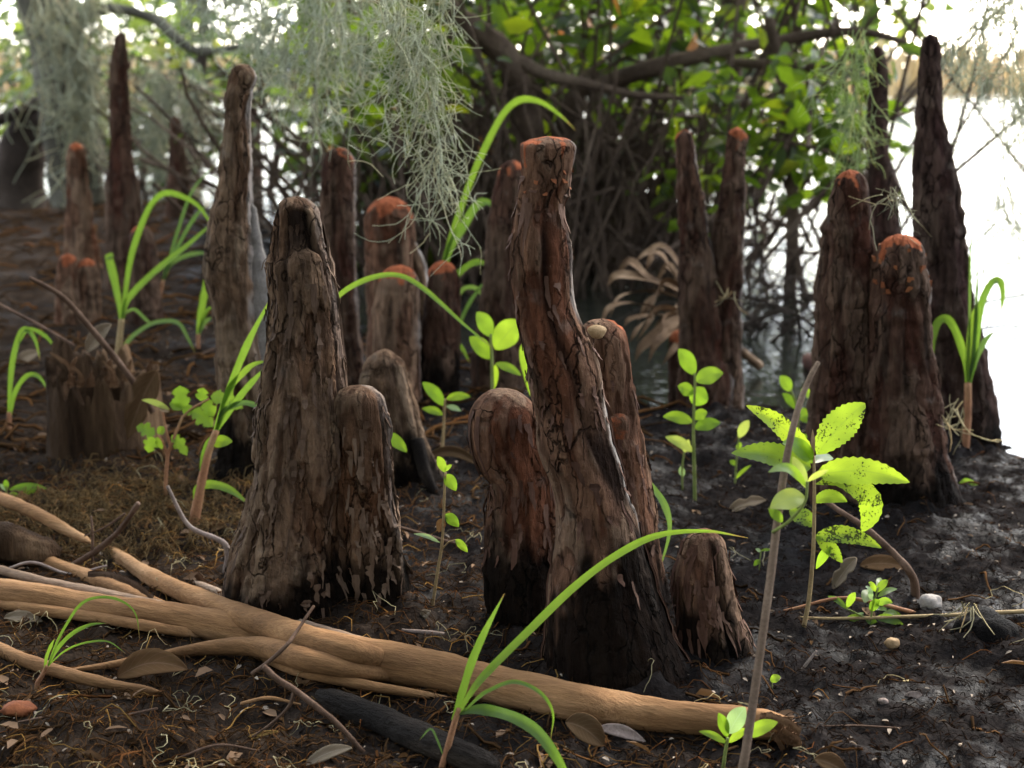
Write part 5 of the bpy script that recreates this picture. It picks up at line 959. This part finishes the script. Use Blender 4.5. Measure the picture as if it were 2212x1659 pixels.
    # unseen leaf mass added behind the camera to cut the front fill
    n = 7000; an = rg.uniform(-.15, math.pi*1.02, n)+math.pi; rr = rg.uniform(3.2, 6.0, n); P = np.column_stack([rr*np.cos(an), rr*np.sin(an)+.3, rg.uniform(.05, 4.6, n)]); mb = MB(); rnd_leaves(rg, mb, P, .30, .6); o = mb.build('fill_blocking_leaves', 'thicket_leaf_dark'); kind(o, 'stuff'); o['label'] = 'unseen leaves added behind the viewpoint to block front light'
    # left: moss-hung trees on the far side of the mud
    def tree(label, base, trunks, tmat, crowns, size, mat, above=None, group='trees beyond the mud and the water', name='tree'):
        t = thing(name, label, 'tree', (base[0], base[1], float(gz(base[0], base[1]))), group)
        for pts, r in trunks: mb = MB(); branch(mb, pts, r, 14, .25, 8); mb.build('trunk' if pts is trunks[0][0] else 'limb', tmat, t)
        P = boxpts(rg, crowns) if crowns else np.zeros((0, 3))
        if above is not None: x0, x1, y0, y1, z0, z1, n = above; P = np.vstack([P, rg.uniform((x0, y0, z0), (x1, y1, z1), (n, 3))])
        if len(P): mb = MB(); rnd_leaves(rg, mb, P, size); mb.build('crown', mat, t)
    tree('grey moss-covered tree trunk at the upper left', (-2.05, 6.6), [([(175, 440, 6.6), (165, 380, 6.6), (150, 250, 6.6), (125, 100, 6.6), (95, -20, 6.6), (70, -160, 6.6)], [66, 62, 62, 60, 58, 56]), ([(150, 60, 6.6), (230, 20, 6.5), (330, 40, 6.3), (390, 90, 6.2), (440, 112, 6.1), (520, 100, 6)], [14, 12, 11, 11, 9, 6])], 'bark_mossy', [(-60, 130, -40, 220, 7, 8.5, 260), (200, 330, -30, 90, 6.4, 7.5, 130)], .10, 'far_leaf', above=(-4.0, 1.5, -1.0, 6.0, 1.75, 3.2, 7500))  # crown extended overhead, out of view, with leaves added to darken the ground
    tree('dark leaning stump-like trunk at the far left edge', (-2.35, 6.9), [([(45, 480, 6.9), (40, 400, 6.9), (48, 320, 6.9), (70, 255, 6.9), (88, 215, 6.9)], [62, 54, 48, 36, 18]), ([(70, 230, 6.85), (20, 250, 6.8), (-60, 290, 6.7)], [12, 14, 14])], 'bark_far', [], .1, 'far_leaf')
    tree('thin dark trunk behind the hooked knee on the far shore', (-1.6, 8.4), [([(400, 420, 8.4), (410, 250, 8.4), (440, 100, 8.4), (430, -60, 8.4)], [16, 14, 12, 12]), ([(418, 220, 8.4), (520, 260, 8.3), (620, 240, 8.2), (700, 300, 8)], [8, 7, 6, 4]), ([(425, 170, 8.4), (360, 120, 8.4), (300, 20, 8.4)], [6, 6, 5]), ([(415, 300, 8.4), (500, 330, 8.2), (600, 380, 8)], [6, 5, 4])], 'bark_far', [(400, 680, -40, 200, 8, 10, 300), (560, 700, 160, 280, 8, 9, 70), (300, 420, 60, 300, 9, 10, 120)], .11, 'far_leaf', above=(-3.5, -.2, 7.5, 10.5, 1.6, 3, 300))
    # far bank
    n = 5200; x = rg.uniform(-50, 50, n); y = rg.uniform(44.5, 58, n); P = np.column_stack([x, y, gz(x, y)-.05]); ax = unit(np.column_stack([rg.normal(size=(n, 2))*.28, np.ones(n)])); mb = MB(); L = rg.uniform(.5, 1.7, n); bleaves(mb, P, ax, unit(rg.normal(size=(n, 3))), L, L*.16); o = mb.build('marsh_grass', 'far_leaf_warm'); kind(o, 'stuff'); o['label'] = 'warm tan marsh grass along the far bank'
    for k, (x, y, h, w) in enumerate([(-30, 60, 13, 6), (-21, 57, 11, 5), (-14, 62, 14, 6), (-6, 58, 12, 5), (9, 58, 12, 5), (15, 62, 14, 6), (22, 57, 12, 6), (31, 61, 13, 6)]):
        t = thing('far_tree', ['pale round-crowned tree on the far bank, first from left', 'pale tree on far bank, second from the left', 'tall hazy tree on the far bank behind mossy trunk', 'far-bank tree behind the hooked knee', 'far-bank tree behind the long limb', 'far-bank tree seen left of the slender dark knee', 'far-bank tree between the two tallest right knees', 'far-bank tree at the right edge above moss'][k], 'tree', (x, y, float(gz(x, y))), 'trees along the far bank')
        mb = MB(); tube(mb, [(x, y, .5), (x+.3, y, h*.4), (x-.2, y, h*.8)], [.35, .25, .1], 8, 12, .1); mb.build('trunk', 'bark_far', t)
        m_ = 900; c = rg.normal(size=(60, 3))*np.array([w*.36, w*.3, h*.22])+np.array([x, y, h*.52]); P = c[rg.integers(0, 60, m_)]+rg.normal(size=(m_, 3))*.55; P[:, 2] = np.maximum(P[:, 2], .9); mb = MB(); rnd_leaves(rg, mb, P, .55, .7); mb.build('crown', 'far_leaf', t)
build_thicket()

# ------------------------------------------------------------------ litter on the mud
def build_litter():
    rg = np.random.default_rng(21)
    def fib(name, label, mat, n, xr, yr, lr, rr, arc, curl, dens=None, k=6):
        x = rg.uniform(*xr, n*3); y = yr[0]+(yr[1]-yr[0])*rg.random(n*3)**1.5
        keep = np.abs(x) < .40*y+.08; keep &= (y < np.interp(x, XS, YS)-.02)
        if dens is not None: keep &= rg.random(n*3) < dens(x, y)
        x, y = x[keep][:n], y[keep][:n]; m = len(x); a = rg.uniform(0, 2*math.pi, m); L = rg.uniform(*lr, m); P = np.zeros((m, k, 2)); P[:, 0] = np.column_stack([x, y]); tr = rg.normal(size=m)*curl
        for i in range(1, k): a = a+tr/k+rg.normal(size=m)*curl*.35; P[:, i] = P[:, i-1]+np.column_stack([np.cos(a), np.sin(a)])*(L/k)[:, None]
        r = rg.uniform(*rr, m); Z = gzf(P[..., 0], P[..., 1])+r[:, None]*.6+(rg.random(m)*arc)[:, None]*np.sin(np.linspace(.0, math.pi, k))[None]
        mb = MB(); btubes(mb, np.concatenate([P, Z[..., None]], -1), r[:, None]*np.linspace(1, .6, k)[None]); o = mb.build(name, mat); kind(o, 'stuff'); o['label'] = label
    left = lambda x, y: np.clip(.55-1.6*x-.25*(y-1.5), .03, 1); right = lambda x, y: np.clip(.55+1.5*x, .12, 1)
    fib('root_fibres', 'brown root fibres matted over the mud', 'fibre_brown', 7500, (-.9, .9), (1.12, 3.0), (.012, .06), (.0003, .0008), .010, 1.3, left, 5)
    fib('dark_fibres', 'dark wet fibres over the black mud', 'fibre_dark', 10000, (-.9, .95), (1.12, 3.2), (.008, .028), (.0003, .0007), .006, 1.6, right, 4)
    fib('golden_fibres', 'golden strands of dead grass in the litter', 'fibre_gold', 260, (-.6, .5), (1.12, 2.2), (.02, .08), (.0004, .0011), .012, 1.4, left)
    fib('moss_bits', 'pale curls of fallen moss lying in the litter', 'moss_dry', 150, (-.6, .6), (1.12, 2.3), (.03, .11), (.0004, .0008), .022, 3.4, lambda x, y: np.clip(.5-1.2*x, .12, 1), 12)
    def chips(name, label, mat, n, size, dens):
        x = rg.uniform(-.9, .95, n*3); y = 1.12+2.4*rg.random(n*3)**1.5; keep = (np.abs(x) < .40*y+.08) & (y < np.interp(x, XS, YS)-.02) & (rg.random(n*3) < dens(x, y)); x, y = x[keep][:n], y[keep][:n]; m = len(x)
        P = np.column_stack([x, y, gzf(x, y)+.002]); ax = unit(np.column_stack([rg.normal(size=(m, 2)), rg.normal(size=m)*.25])); L = size*rg.uniform(.4, 1.6, m); mb = MB(); bleaves(mb, P, ax, unit(rg.normal(size=(m, 3))*.35+np.array([0, 0, 1])), L, L*rg.uniform(.2, .6, m), .3, .1); o = mb.build(name, mat); kind(o, 'stuff'); o['label'] = label
    fib('dry_moss_mat', 'brown mat of dead moss on the ground left of the broad-bladed grass', 'moss_mat', 2200, (-.86, -.36), (1.85, 2.3), (.02, .07), (.0004, .0009), .02, 2.4, lambda x, y: np.exp(-((x+.6)/.2)**2-((y-2.05)/.16)**2), 7)
    fib('twig_litter', 'broken brown twigs and bark bits strewn in the litter', 'fibre_brown', 700, (-.8, .8), (1.12, 2.6), (.02, .07), (.0008, .0022), .006, .35, lambda x, y: np.clip(.6-.9*x, .2, 1))
    fib('far_twigs', 'dark twigs strewn over the far mud', 'fibre_brown', 900, (-2.6, .3), (2.4, 7.5), (.05, .22), (.0015, .005), .02, .5, None)
    chips('leaf_fragments', 'broken brown bits of dead leaves in the litter', 'dead_leaf', 420, .02, lambda x, y: np.clip(.5-.8*x, .2, 1))
    chips('leaf_crumbs', 'crumbs of dark decayed leaves on the mud', 'fibre_dark', 5000, .006, right); chips('brown_crumbs', 'crumbs of brown bark in the litter', 'fibre_brown', 4000, .008, left); chips('pale_crumbs', 'scattered pale flecks of dry leaf', 'dead_leaf_pale', 1500, .006, lambda x, y: .6+0*x)
build_litter()
